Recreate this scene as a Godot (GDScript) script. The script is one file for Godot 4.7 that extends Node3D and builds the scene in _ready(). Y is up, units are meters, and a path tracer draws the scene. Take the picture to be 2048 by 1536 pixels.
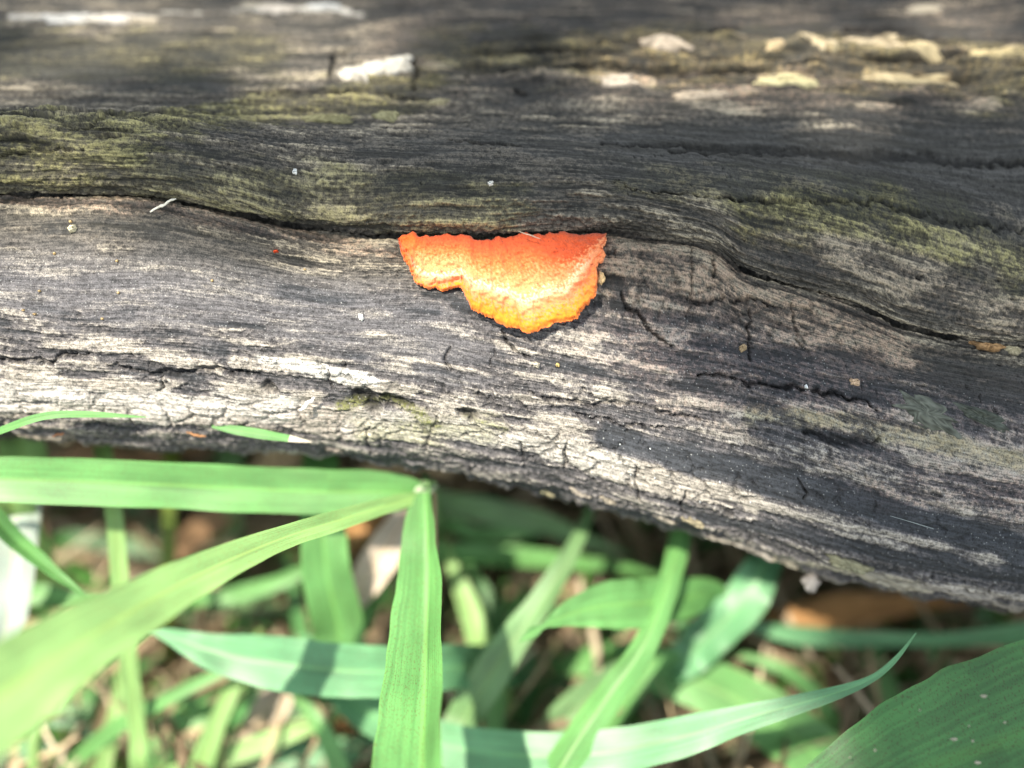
extends Node3D
# A close view of a rotting log with an orange bracket fungus, over grass. The things are laid out in millimetres in a frame
# whose x runs along the log, y up its leaning face and z out of that face; W() turns that into the world (metres, y up).

const LEAN := 55.0          # how far the log's face leans back, degrees
const LIFT := 0.110         # height of the frame's origin above the ground, metres
const REACH := 200.0        # the camera's distance to the log's face, millimetres

# the log's surface: s runs along it and t round it, both in millimetres
const TW := 1792
const TH := 1216
const S0 := -126.0
const DS := 252.0 / 1792.0

var frame: Basis
var t_first := 0.0
var t_last := 0.0
var dt := 0.0
var arc_u := PackedFloat32Array()
var arc_t := PackedFloat32Array()
var rows_color := []
var rows_height := []
var rows_fine := []
var bias := PackedFloat32Array()
var tone := PackedFloat32Array()
var cracks := PackedFloat32Array()
var bias_small := PackedFloat32Array()
var tone_small := PackedFloat32Array()
var height := PackedFloat32Array()
var noises := {}
var rng := RandomNumberGenerator.new()
var used := {}
var mats := {}

var edge_low := [Vector3(-430.3, -8.8, -19.0), Vector3(-237.8, -7.7, -19.0), Vector3(-141.6, -8.8, -19.0), Vector3(-109.5, -10.7, -19.0), Vector3(-96.7, -12.0, -19.0), Vector3(-77.4, -13.3, -19.0), Vector3(-58.2, -14.1, -19.0), Vector3(-41.1, -15.0, -19.0), Vector3(-30.4, -16.5, -19.0), Vector3(-17.5, -18.2, -19.0), Vector3(-2.6, -21.2, -19.0), Vector3(13.5, -25.0, -19.0), Vector3(29.5, -29.5, -19.0), Vector3(44.5, -33.1, -19.0), Vector3(57.3, -37.4, -19.0), Vector3(68.0, -41.1, -19.0), Vector3(83.0, -44.6, -19.0), Vector3(109.5, -48.1, -19.0), Vector3(147.1, -50.5, -19.0), Vector3(254.1, -51.5, -19.0), Vector3(425.2, -51.5, -19.0)]
var edge_mid := [Vector3(-400.8, 37.2, -4.0), Vector3(-131.9, 37.9, -4.0), Vector3(-102.0, 38.1, -4.0), Vector3(-82.1, 38.2, -4.0), Vector3(-67.1, 37.1, -4.0), Vector3(-54.2, 34.2, -4.0), Vector3(-42.2, 31.5, -4.0), Vector3(-32.3, 30.3, -4.0), Vector3(-22.3, 30.1, -4.0), Vector3(-16.3, 29.9, -4.0), Vector3(-5.4, 29.3, -4.0), Vector3(5.6, 30.3, -4.0), Vector3(18.5, 30.5, -4.0), Vector3(29.5, 29.3, -4.0), Vector3(39.4, 27.1, -4.0), Vector3(45.4, 23.1, -4.0), Vector3(57.4, 19.3, -4.0), Vector3(67.3, 16.5, -4.0), Vector3(77.3, 12.0, -4.0), Vector3(87.3, 9.4, -4.0), Vector3(102.0, 7.6, -4.0), Vector3(137.1, 4.8, -4.0), Vector3(396.0, 2.8, -4.0)]

var edge_soft := [Vector3(-400.8, 38.2, -4.0), Vector3(-131.9, 38.6, -4.0), Vector3(-102.0, 38.3, -4.0), Vector3(-72.1, 36.5, -4.0), Vector3(-42.2, 32.9, -4.0), Vector3(7.6, 29.7, -4.0), Vector3(47.4, 23.9, -4.0), Vector3(102.0, 10.0, -4.0), Vector3(137.1, 3.3, -4.0), Vector3(396.0, 2.3, -4.0)]


func W(v: Vector3) -> Vector3:
	return Vector3(0, LIFT, 0) + frame * (v * 0.001)


func col(r: float, g: float, b: float) -> Color:
	return Color(r, g, b).linear_to_srgb()


func follow(line: Array, x: float) -> float:
	for k in range(1, line.size()):
		if x <= line[k].x or k == line.size() - 1:
			var a: Vector3 = line[k - 1]
			var b: Vector3 = line[k]
			var f := clampf((x - a.x) / (b.x - a.x), 0.0, 1.0)
			var p: Vector3 = line[maxi(k - 2, 0)]
			var q: Vector3 = line[mini(k + 1, line.size() - 1)]
			var m0 := (b.y - p.y) / maxf(b.x - p.x, 0.001) * (b.x - a.x)
			var m1 := (q.y - a.y) / maxf(q.x - a.x, 0.001) * (b.x - a.x)
			var f2 := f * f
			var f3 := f2 * f
			return (2 * f3 - 3 * f2 + 1) * a.y + (f3 - 2 * f2 + f) * m0 + (3 * f2 - 2 * f3) * b.y + (f3 - f2) * m1
	return 0.0


# the outline of the log cut across at x: y and z of points round it, from its underside up over its face and down its back
func ring(x: float) -> PackedVector2Array:
	var n: FastNoiseLite = noises.warp
	var b := follow(edge_low, x)
	var ragged := 0.8 * n.get_noise_1d(x * 0.13) + 0.5 * n.get_noise_1d(x * 0.5 + 40.0)
	var gape := smoothstep(40.0, 18.0, x)
	var c := follow(edge_mid, x)
	var d := follow(edge_soft, x)
	var h := d - b
	var lip := 1.0 + 0.45 * n.get_noise_1d(x * 0.05)
	return PackedVector2Array([
		Vector2(b + 14, -75), Vector2(b + 3.0 + ragged, -38), Vector2(b + ragged, -19), Vector2(b + 5, -8.5), Vector2(b + 0.35 * h, -1.6), Vector2(b + 0.7 * h, 0.0),
		Vector2(c - 3.0, -1.8), Vector2(c - 0.2, lerpf(-3.0, -5.5, gape)), Vector2(c + 0.5, lerpf(-1.6, -2.0, gape)), Vector2(c + 2.6, lerpf(0.0, 0.7, gape) * lip), Vector2(d + 13, 0.0), Vector2(lerpf(d, 64.0, 0.8), -13),
		Vector2(88, -36), Vector2(110, -64), Vector2(122, -95), Vector2(96, -150), Vector2(40, -175), Vector2(b + 10, -150), Vector2(b + 14, -110)])


func knots(p: PackedVector2Array) -> PackedFloat32Array:
	var k := PackedFloat32Array()
	for i in p.size():
		k.append(sqrt(p[i].distance_to(p[(i + 1) % p.size()])))
	return k


func on_ring(p: PackedVector2Array, k: PackedFloat32Array, u: float) -> Vector2:
	var n := p.size()
	var i := int(floor(u))
	var f := u - i
	i = posmod(i, n)
	var a := posmod(i - 1, n)
	var c := (i + 1) % n
	return p[i].cubic_interpolate_in_time(p[c], p[a], p[(i + 2) % n], f, k[i], -k[a], k[i] + k[c])


func u_of(t: float) -> float:
	var lo := 0
	var hi := arc_t.size() - 1
	while hi - lo > 1:
		var m := (lo + hi) / 2
		if arc_t[m] <= t:
			lo = m
		else:
			hi = m
	return lerpf(arc_u[lo], arc_u[hi], clampf((t - arc_t[lo]) / maxf(arc_t[hi] - arc_t[lo], 1e-5), 0.0, 1.0))


func measure_ring() -> void:
	var p := ring(0.0)
	var k := knots(p)
	var t := 0.0
	var last := on_ring(p, k, 1.0)
	for i in 1201:
		var u := 1.0 + 12.0 * i / 1200.0
		var q := on_ring(p, k, u)
		t += q.distance_to(last)
		last = q
		arc_u.append(u)
		arc_t.append(t)
	t_last = t
	dt = t_last / TH


func bare(s: float, t: float) -> Vector3:
	var p := ring(s)
	var q := on_ring(p, knots(p), u_of(t))
	return Vector3(s, q.x, q.y)


# the s and t of the place on the log's face that lies at (x, y) millimetres as one looks straight at it
func spot(at: Vector2) -> Vector2:
	var s := at.x
	var best := 0.0
	for turn in 2:
		var p := ring(s)
		var k := knots(p)
		var least := 1e9
		var z := 0.0
		for i in 260:
			var t := 17.0 + (t_last - 17.0) * i / 259.0
			var q := on_ring(p, k, u_of(t))
			var miss := absf(q.x * REACH / (REACH - q.y) - at.y) - q.y * 0.01
			if miss < least:
				least = miss
				best = t
				z = q.y
		s = at.x * (REACH - z) / REACH
	return Vector2(s, best)


func high(s: float, t: float) -> float:
	var i := posmod(int((s - S0) / DS), TW)
	var j := posmod(int(t / dt), TH)
	return height[j * TW + i]


# a point on the log's finished surface and the way out of it
func skin(s: float, t: float) -> Array:
	var a := bare(s, t)
	var n := (bare(s + 0.8, t) - a).cross(bare(s, t + 0.8) - a).normalized()
	return [a + n * high(s, t), n]


func brush(map: int, amount: float, wide: float, pts: Array, ragged := 0.5) -> void:
	var img := bias_small if map < 4 else tone_small
	var ch := map % 4
	var w4 := TW / 4
	var h4 := TH / 4
	var pl := PackedVector2Array()
	for p in pts:
		var q := spot(p)
		pl.append(Vector2((q.x - S0) / DS / 4.0, q.y / dt / 4.0))
	var r := wide / (DS * 4.0)
	var lo := pl[0]
	var hi := pl[0]
	for p in pl:
		lo = lo.min(p)
		hi = hi.max(p)
	var n: FastNoiseLite = noises.warp
	for j in range(maxi(0, int(lo.y - r * 1.7)), mini(h4, int(hi.y + r * 1.7) + 1)):
		for i in range(maxi(0, int(lo.x - r * 1.7)), mini(w4, int(hi.x + r * 1.7) + 1)):
			var at := Vector2(i, j)
			var d := 1e9
			if pl.size() == 1:
				d = at.distance_to(pl[0])
			for k in range(1, pl.size()):
				var e := pl[k] - pl[k - 1]
				var f := clampf((at - pl[k - 1]).dot(e) / maxf(e.length_squared(), 1e-4), 0.0, 1.0)
				d = minf(d, at.distance_to(pl[k - 1] + e * f))
			d = d / r + ragged * n.get_noise_3d(i * 0.05, j * 0.22, amount * 7.0 + wide)
			if d < 1.0:
				img[(j * w4 + i) * 4 + ch] += amount * smoothstep(1.0, 0.45, d)
	if map < 4:
		bias_small = img
	else:
		tone_small = img


func crack(deep: float, wide: float, pts: Array) -> void:
	var n: FastNoiseLite = noises.warp
	var pl := PackedVector2Array()
	for p in pts:
		var q := spot(p)
		pl.append(Vector2((q.x - S0) / DS, q.y / dt))
	var fine := PackedVector2Array()
	for k in range(1, pl.size()):
		var steps := maxi(1, int(pl[k].distance_to(pl[k - 1]) / 4.0))
		for m in steps:
			var q := pl[k - 1].lerp(pl[k], float(m) / steps)
			fine.append(q + Vector2(n.get_noise_2d(q.x * 0.02, q.y * 0.02) + 1.1 * n.get_noise_2d(q.x * 0.07, q.y * 0.07), n.get_noise_2d(q.x * 0.03 + 50.0, q.y * 0.03) + 0.7 * n.get_noise_2d(q.x * 0.09, q.y * 0.09 + 30.0)) * 3.4)
	fine.append(pl[pl.size() - 1])
	for k in range(1, fine.size()):
		var a := fine[k - 1]
		var b := fine[k]
		var end := sin(PI * clampf((k + 1.0) / (fine.size() + 1.0), 0.02, 0.98))
		var r := wide / DS * (0.35 + 0.65 * end) * (0.8 + 0.7 * n.get_noise_1d(k * 0.3 + a.x))
		r = maxf(r, 0.9)
		for j in range(maxi(0, int(minf(a.y, b.y) - r)), mini(TH, int(maxf(a.y, b.y) + r) + 2)):
			for i in range(maxi(0, int(minf(a.x, b.x) - r)), mini(TW, int(maxf(a.x, b.x) + r) + 2)):
				var at := Vector2(i, j)
				var e := b - a
				var f := clampf((at - a).dot(e) / maxf(e.length_squared(), 1e-4), 0.0, 1.0)
				var d := at.distance_to(a + e * f) / r
				if d < 1.0:
					var v := deep * (1.0 - d * d)
					if v > cracks[j * TW + i]:
						cracks[j * TW + i] = v


func wood_row(j: int) -> void:
	var c := PackedByteArray()
	c.resize(TW * 3)
	var hg := PackedFloat32Array()
	hg.resize(TW)
	var fg := PackedFloat32Array()
	fg.resize(TW)
	var n_warp: FastNoiseLite = noises.warp
	var n_grain: FastNoiseLite = noises.grain
	var n_fibre: FastNoiseLite = noises.fibre
	var n_patch: FastNoiseLite = noises.patch
	var n_spot: FastNoiseLite = noises.spot
	var n_cell: FastNoiseLite = noises.cell
	var n_micro: FastNoiseLite = noises.micro
	var t := j * dt
	for i in TW:
		var s := S0 + i * DS
		var at := (j * TW + i) * 4
		var b_pale := bias[at]
		var b_olive := bias[at + 1]
		var b_pink := bias[at + 2]
		var b_moss := bias[at + 3]
		var b_rough := tone[at]
		var b_net := tone[at + 1]
		var b_white := tone[at + 2]
		var b_flat := tone[at + 3]
		var tw := t + 1.3 * n_warp.get_noise_2d(s * 0.018, t * 0.05) + 0.16 * n_warp.get_noise_2d(s * 0.11 + 9.0, t * 0.25)
		var g1 := n_grain.get_noise_2d(s * 0.026, tw * 0.5)
		var g2 := n_fibre.get_noise_2d(s * 0.085, tw * 1.9)
		var pat := n_patch.get_noise_2d(s * 0.04, tw * 0.2)
		var iso := n_spot.get_noise_2d(s * 0.55, tw * 0.7)
		var mic := n_micro.get_noise_2d(s * 3.1, t * 3.1)
		var ce := n_cell.get_noise_2d(s * 0.15 + 0.09 * iso, tw * 0.24 + 0.12 * g1 + 0.05 * iso)
		var p := 0.43 + b_pale + (1.0 - 0.6 * b_flat) * (0.62 * pat + 0.36 * g1 + 0.26 * iso) + (0.15 - 0.06 * b_flat) * g2 + 0.12 * mic
		# cracks drawn by hand, and a net of fine ones across the grain
		var cr := cracks[j * TW + i]
		var net := clampf(1.8 - 1.8 * (ce + 1.0) / (0.085 + 0.08 * pat), 0.0, 1.0) * clampf(b_net + 0.5 * pat, 0.0, 1.0)
		var split := clampf((absf(n_fibre.get_noise_2d(s * 0.045 + 30.0, tw * 0.55)) * -1.0 + 0.028) / 0.028, 0.0, 1.0) * clampf(0.35 + 1.2 * g1 + 0.5 * b_rough, 0.0, 1.0)
		var dark := maxf(maxf(cr, net * 0.62), split * 0.6)  # darkness inside cracks, put into the colour in place of occlusion
		var q := clampf(p, 0.0, 1.3)
		var edge := smoothstep(0.36, 0.6, p)
		# base colours, linear: bluish dark wood, brown, bleached
		var up := smoothstep(62.0, 74.0, t)
		var r := lerpf(0.033, 0.034, up) + 0.018 * g1
		var g := lerpf(0.0355, 0.033, up) + 0.018 * g1
		var b := lerpf(0.041, 0.030, up) + 0.019 * g1
		var k := smoothstep(0.0, 0.45, q)
		r = lerpf(r, lerpf(0.094, 0.088, up), k)
		g = lerpf(g, lerpf(0.088, 0.078, up), k)
		b = lerpf(b, lerpf(0.091, 0.064, up), k)
		b *= 1.0 + 0.08 * clampf(b_flat, 0.0, 1.0) * (1.0 - up)  # sky sheen on the smooth wood, put into its colour
		g *= 1.0 + 0.035 * clampf(b_flat, 0.0, 1.0) * (1.0 - up)
		k = smoothstep(0.48, 1.08, q)
		r = lerpf(r, lerpf(0.31, 0.27, up), k)
		g = lerpf(g, lerpf(0.285, 0.235, up), k)
		b = lerpf(b, lerpf(0.25, 0.175, up), k)
		k = clampf(b_white, 0.0, 1.0) * smoothstep(0.4, 0.9, p)
		r = lerpf(r, 0.46, k)
		g = lerpf(g, 0.45, k)
		b = lerpf(b, 0.42, k)
		k = clampf(b_olive + 0.5 * b_olive * (iso + pat), 0.0, 1.0)
		r *= 1.0 - 0.16 * k
		g *= 1.0 - 0.12 * k
		b *= 1.0 - 0.46 * k
		k = clampf(b_pink * (0.7 + iso), 0.0, 1.0)
		g *= 1.0 - 0.14 * k
		b *= 1.0 - 0.16 * k
		k = clampf(b_moss * (0.8 + 0.9 * iso + 0.8 * mic), 0.0, 0.9)
		r = lerpf(r, 0.100, k)
		g = lerpf(g, 0.110, k)
		b = lerpf(b, 0.020, k)
		var m := (1.0 + 0.5 * g2 + 0.35 * iso + 0.32 * mic) * (1.0 - 0.88 * dark)
		if n_micro.get_noise_2d(s * 1.7 + 400.0, t * 1.7) > 0.74:
			m *= 0.4
		r = maxf(r * m, 0.008)
		g = maxf(g * m, 0.008)
		b = maxf(b * m, 0.008)
		if up < 0.5 and n_micro.get_noise_2d(s * 2.3 + 800.0, t * 2.3) > 0.94:
			r = 0.42
			g = 0.43
			b = 0.42
		c[i * 3] = int(255.0 * pow(minf(r, 1.0), 0.4545))
		c[i * 3 + 1] = int(255.0 * pow(minf(g, 1.0), 0.4545))
		c[i * 3 + 2] = int(255.0 * pow(minf(b, 1.0), 0.4545))
		var furrow := 1.0 - 2.4 * absf(n_grain.get_noise_2d(s * 0.018 + 70.0, tw * 0.16))
		var calm := 1.0 - 0.75 * clampf(b_flat, 0.0, 1.0)
		hg[i] = calm * (0.28 * edge + (0.20 + 1.0 * b_rough) * g1 + 0.14 * iso + 2.1 * b_rough * furrow + 0.5 * pat) - 1.6 * cr - 0.5 * net - 0.6 * split + 0.2 * clampf(b_moss, 0.0, 1.0) * (0.3 + iso)
		fg[i] = calm * (0.13 * g2 + 0.08 * iso + 0.12 * edge + 0.02 * mic) - 0.4 * dark
	rows_color[j] = c
	rows_height[j] = hg
	rows_fine[j] = fg


func noise(called: String, type: int, octaves: int, seed_: int) -> void:
	var n := FastNoiseLite.new()
	n.noise_type = type
	n.frequency = 1.0
	n.seed = seed_
	n.fractal_type = FastNoiseLite.FRACTAL_FBM if octaves > 1 else FastNoiseLite.FRACTAL_NONE
	n.fractal_octaves = octaves
	noises[called] = n


# ---------------------------------------------------------------- objects

func numbered(called: String) -> String:
	var n: int = used.get(called, 0)
	used[called] = n + 1
	return called if n == 0 else "%s_%03d" % [called, n]


func tag(o: Node, label: String, category: String, group := "", kind := "") -> void:
	if label:
		o.set_meta("label", label)
	if category:
		o.set_meta("category", category)
	if group:
		o.set_meta("group", group)
	if kind:
		o.set_meta("kind", kind)


func thing(called: String, label: String, category: String, at: Vector3, group := "") -> Node3D:
	var o := Node3D.new()
	o.name = numbered(called)
	add_child(o)
	o.position = at
	tag(o, label, category, group)
	return o


func part(called: String, m: Mesh, mat: Material, parent: Node3D) -> MeshInstance3D:
	var o := MeshInstance3D.new()
	o.name = called
	o.mesh = m
	o.material_override = mat
	parent.add_child(o, true)
	return o


func solo(called: String, m: Mesh, mat: Material, at: Vector3, label: String, category: String, group := "", kind := "") -> MeshInstance3D:
	var o := MeshInstance3D.new()
	o.name = numbered(called)
	o.mesh = m
	o.material_override = mat
	add_child(o)
	o.position = at
	tag(o, label, category, group, kind)
	return o


func grid_mesh(v: PackedVector3Array, nx: int, ny: int, uv := PackedVector2Array(), colors := PackedColorArray(), closed := false) -> ArrayMesh:
	var idx := PackedInt32Array()
	for j in ny - 1:
		for i in (nx if closed else nx - 1):
			var a := j * nx + i
			var b := j * nx + (i + 1) % nx
			idx.append_array(PackedInt32Array([a, a + nx, b, b, a + nx, b + nx]))
	var n := PackedVector3Array()
	n.resize(v.size())
	for k in range(0, idx.size(), 3):
		var f := (v[idx[k + 2]] - v[idx[k]]).cross(v[idx[k + 1]] - v[idx[k]])
		n[idx[k]] += f
		n[idx[k + 1]] += f
		n[idx[k + 2]] += f
	for k in n.size():
		n[k] = n[k].normalized() if n[k].length_squared() > 0 else Vector3.UP
	var a := []
	a.resize(Mesh.ARRAY_MAX)
	a[Mesh.ARRAY_VERTEX] = v
	a[Mesh.ARRAY_NORMAL] = n
	a[Mesh.ARRAY_INDEX] = idx
	if uv.size():
		a[Mesh.ARRAY_TEX_UV] = uv
	if colors.size():
		a[Mesh.ARRAY_COLOR] = colors
	var m := ArrayMesh.new()
	m.add_surface_from_arrays(Mesh.PRIMITIVE_TRIANGLES, a)
	return m


# ---------------------------------------------------------------- the log

func paint_log() -> void:
	bias_small.resize(TW / 4 * TH / 4 * 4)
	tone_small.resize(TW / 4 * TH / 4 * 4)
	cracks.resize(TW * TH)
	# 0 bleached (+) or dark (-), 1 olive, 2 pinkish tan, 3 moss, 4 rough furrows, 5 net of cracks, 6 white, 7 smooth, with a painted bluish sheen
	# broad belts
	brush(0, 0.10, 10.0, [Vector2(-109.8, 20.3), Vector2(-70.7, 18.4), Vector2(-36.5, 13.5), Vector2(-12.1, 7.6)], 0.3)  # lightened to paint the sheen of the smooth left belt
	brush(0, -0.16, 4.0, [Vector2(-109.8, 30.1), Vector2(-75.6, 29.1), Vector2(-51.2, 25.2)], 0.4)
	brush(0, -0.22, 1.6, [Vector2(-94.1, 14.5), Vector2(-84.4, 12.5), Vector2(-74.6, 12.9)])
	brush(0, -0.2, 1.2, [Vector2(-62.9, 12.5), Vector2(-51.2, 11.5), Vector2(-39.5, 7.6)])
	brush(7, 1.0, 10.0, [Vector2(-109.8, 22.3), Vector2(-70.7, 20.3), Vector2(-41.4, 16.4), Vector2(-12.1, 7.6)])
	brush(0, 0.85, 6.5, [Vector2(-119.5, -2.1), Vector2(-90.2, -3.1), Vector2(-60.9, -5.1), Vector2(-31.6, -8.0)])
	brush(2, 0.2, 6.0, [Vector2(-100.0, -3.1), Vector2(-60.9, -5.1), Vector2(-31.6, -8.0)])
	brush(6, 0.7, 4.5, [Vector2(-104.9, -3.1), Vector2(-85.4, -3.1), Vector2(-59.0, -4.1), Vector2(-45.3, -4.6)])
	brush(0, 0.8, 1.9, [Vector2(-54.1, 5.2), Vector2(-41.4, 3.4), Vector2(-27.7, 0.4), Vector2(-20.9, -2.1)])
	brush(6, 1.0, 1.8, [Vector2(-49.2, 4.9), Vector2(-39.5, 2.9), Vector2(-27.7, 0.4)])
	brush(0, 0.5, 1.6, [Vector2(-91.2, 8.6), Vector2(-78.5, 7.6), Vector2(-68.8, 5.5), Vector2(-58.0, 3.2)])
	brush(0, 0.35, 2.2, [Vector2(-104.9, 7.6), Vector2(-94.1, 6.6), Vector2(-82.4, 4.7)])
	brush(0, 0.66, 4.6, [Vector2(-32.6, -6.5), Vector2(-17.0, -8.0), Vector2(-2.3, -9.0), Vector2(13.3, -11.9), Vector2(26.0, -15.8)])
	brush(0, 0.75, 2.9, [Vector2(15.2, -15.3), Vector2(27.9, -19.4), Vector2(39.2, -21.7), Vector2(46.5, -23.6)], 0.35)
	brush(0, 0.55, 2.0, [Vector2(46.5, -23.8), Vector2(56.2, -26.2), Vector2(68.0, -29.1), Vector2(78.3, -31.2), Vector2(95.3, -34.8)])
	brush(6, 0.35, 3.5, [Vector2(-31.6, -8.0), Vector2(-2.3, -10.9), Vector2(22.1, -16.8)])
	brush(5, 0.9, 5.0, [Vector2(-105.9, -5.1), Vector2(-60.9, -7.0), Vector2(-31.6, -8.0), Vector2(-2.3, -10.9), Vector2(27.0, -17.8), Vector2(46.5, -23.6)])
	brush(5, 0.6, 3.0, [Vector2(-51.2, 3.7), Vector2(-25.8, -0.2), Vector2(-2.3, -3.1), Vector2(22.1, -5.1)])
	brush(5, 0.5, 6.0, [Vector2(60.2, -18.8), Vector2(85.5, -27.5)])
	brush(5, 0.7, 2.5, [Vector2(36.7, -28.5), Vector2(66.0, -36.3), Vector2(101.2, -41.7)])
	brush(0, 0.42, 2.4, [Vector2(-25.8, 4.7), Vector2(-12.1, 2.2), Vector2(3.5, -0.7), Vector2(21.1, -3.1)])
	brush(0, 0.40, 1.6, [Vector2(17.2, -2.1), Vector2(36.7, -4.6), Vector2(56.2, -7.0), Vector2(75.8, -9.8), Vector2(101.2, -15.8)])
	brush(1, 0.47, 2.2, [Vector2(46.5, -6.1), Vector2(66.0, -8.0), Vector2(81.6, -11.4), Vector2(101.2, -15.8)])
	brush(0, 0.34, 3.5, [Vector2(73.8, -11.9), Vector2(85.5, -13.4), Vector2(103.1, -16.3)])
	brush(0, 0.45, 0.9, [Vector2(27.0, -8.0), Vector2(36.7, -9.8), Vector2(47.6, -11.9), Vector2(56.2, -15.3)])
	brush(0, 0.5, 1.5, [Vector2(57.6, -17.0), Vector2(64.4, -18.6), Vector2(72.8, -21.5), Vector2(79.7, -23.8), Vector2(88.5, -25.6)])
	brush(0, 0.2, 3.0, [Vector2(81.6, -18.8), Vector2(95.3, -20.7), Vector2(103.1, -22.7)])
	brush(2, 0.5, 3.5, [Vector2(66.0, -20.7), Vector2(85.5, -21.7), Vector2(103.1, -22.7)])
	brush(0, 0.35, 2.8, [Vector2(-2.3, 7.6), Vector2(6.4, 5.7), Vector2(15.2, 8.6), Vector2(19.1, 13.5)])
	brush(0, 0.30, 5.0, [Vector2(23.0, 20.3), Vector2(36.7, 17.4), Vector2(52.3, 13.5), Vector2(66.0, 10.5), Vector2(74.8, 7.6)])
	brush(0, 0.12, 16.0, [Vector2(27.0, 14.5), Vector2(66.0, -1.2), Vector2(105.1, -12.9)])
	brush(2, 0.5, 16.0, [Vector2(27.0, 14.5), Vector2(66.0, -1.2), Vector2(105.1, -12.9)])
	brush(2, 0.75, 6.0, [Vector2(17.2, 24.2), Vector2(36.7, 20.3), Vector2(56.2, 13.5), Vector2(73.8, 7.6)])
	brush(5, 0.7, 6.0, [Vector2(22.1, 20.3), Vector2(41.6, 14.5), Vector2(61.1, 9.6)])
	brush(0, 0.45, 1.0, [Vector2(36.7, 22.1), Vector2(46.5, 20.7), Vector2(56.2, 19.1), Vector2(65.0, 16.2)], 0.3)
	brush(0, 0.40, 2.2, [Vector2(21.1, 27.1), Vector2(29.9, 26.2), Vector2(39.6, 24.2)])
	brush(0, 0.24, 1.8, [Vector2(-62.9, 34.2), Vector2(-49.2, 31.1), Vector2(-35.5, 28.3), Vector2(-23.8, 27.1)])
	brush(2, 0.9, 2.4, [Vector2(-100.0, 35.9), Vector2(-80.5, 35.0), Vector2(-60.9, 33.0), Vector2(-41.4, 28.6), Vector2(-23.8, 25.2)])
	brush(0, 0.35, 2.0, [Vector2(-31.6, 27.1), Vector2(-22.9, 24.2)])
	brush(0, 0.10, 2.0, [Vector2(-100.0, 35.0), Vector2(-90.2, 33.0), Vector2(-80.5, 34.0)])
	# dark belts
	brush(0, -1.1, 2.9, [Vector2(18.4, -11.5), Vector2(26.0, -13.1), Vector2(36.7, -15.2), Vector2(46.5, -17.8), Vector2(56.2, -20.9), Vector2(73.8, -25.6), Vector2(85.5, -28.7), Vector2(102.1, -33.2)], 0.35)
	brush(7, 1.0, 3.0, [Vector2(18.4, -11.5), Vector2(26.0, -13.1), Vector2(36.7, -15.2), Vector2(46.5, -17.8), Vector2(56.2, -20.9), Vector2(73.8, -25.6), Vector2(85.5, -28.7), Vector2(102.1, -33.2)])
	brush(0, -0.9, 1.7, [Vector2(17.7, 20.3), Vector2(21.1, 18.4), Vector2(20.1, 16.4)], 0.4)  # dark wood patch that also paints the fungus shadow at right
	brush(0, -0.6, 1.6, [Vector2(-17.0, 17.4), Vector2(-12.1, 16.8), Vector2(-9.2, 14.5)], 0.4)  # shadow under the left lobe of the fungus, painted dark
	brush(0, -1.1, 1.9, [Vector2(-36.5, -13.4), Vector2(-25.8, -14.8), Vector2(-14.1, -16.6), Vector2(-2.3, -18.9), Vector2(12.3, -22.7), Vector2(27.0, -26.4), Vector2(40.6, -29.7)], 0.35)
	brush(0, -0.9, 1.7, [Vector2(36.7, -26.8), Vector2(50.4, -28.7), Vector2(67.2, -32.4), Vector2(84.0, -35.4), Vector2(101.2, -37.7)], 0.4)
	brush(0, 0.75, 1.4, [Vector2(38.1, -29.3), Vector2(47.6, -32.0), Vector2(56.0, -34.8), Vector2(64.4, -36.5), Vector2(78.3, -38.9), Vector2(101.2, -41.8)], 0.5)
	brush(1, 0.26, 1.6, [Vector2(56.0, -34.8), Vector2(64.4, -36.5), Vector2(78.3, -38.9)])
	brush(0, -0.42, 5.0, [Vector2(38.7, 4.7), Vector2(56.2, 2.7), Vector2(75.8, -0.2), Vector2(103.1, -4.1)])
	brush(0, -0.35, 3.0, [Vector2(80.7, 2.7), Vector2(103.1, -0.2)])
	brush(0, -0.5, 1.1, [Vector2(-18.9, 3.2), Vector2(-7.2, 1.3), Vector2(7.4, -0.7), Vector2(27.0, -3.1)])
	brush(0, -0.35, 1.4, [Vector2(-2.3, 5.2), Vector2(10.4, 3.2), Vector2(36.7, 0.8)])
	brush(0, -0.5, 1.2, [Vector2(46.5, -9.8), Vector2(56.2, -10.2), Vector2(66.0, -11.7), Vector2(75.8, -14.4)])
	brush(0, -0.35, 2.2, [Vector2(-45.3, 18.4), Vector2(-31.6, 16.4), Vector2(-16.0, 14.5)])
	brush(0, -0.4, 1.2, [Vector2(-70.7, 7.6), Vector2(-56.1, 6.6), Vector2(-41.4, 6.6), Vector2(-25.8, 4.7)])
	# the upper half
	brush(0, -0.12, 9.0, [Vector2(-119.5, 66.2), Vector2(-80.5, 64.3), Vector2(-51.2, 64.3)], 0.4)
	brush(1, 0.5, 10.0, [Vector2(-119.5, 65.2), Vector2(-80.5, 63.3), Vector2(-51.2, 64.3)], 0.4)
	brush(0, -0.14, 26.0, [Vector2(-129.3, 69.1), Vector2(-2.3, 69.1), Vector2(134.4, 65.2)], 0.2)
	brush(0, -0.12, 9.0, [Vector2(-21.9, 55.5), Vector2(36.7, 46.7), Vector2(114.8, 42.8)], 0.3)
	brush(2, 0.5, 26.0, [Vector2(-12.1, 69.1), Vector2(134.4, 65.2)], 0.2)
	brush(0, -0.30, 7.0, [Vector2(-25.8, 42.8), Vector2(7.4, 42.8), Vector2(46.5, 40.8), Vector2(105.1, 35.9)])
	brush(0, -0.34, 4.0, [Vector2(-16.0, 49.6), Vector2(17.2, 46.7), Vector2(56.2, 44.7), Vector2(105.1, 42.8)])
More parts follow.
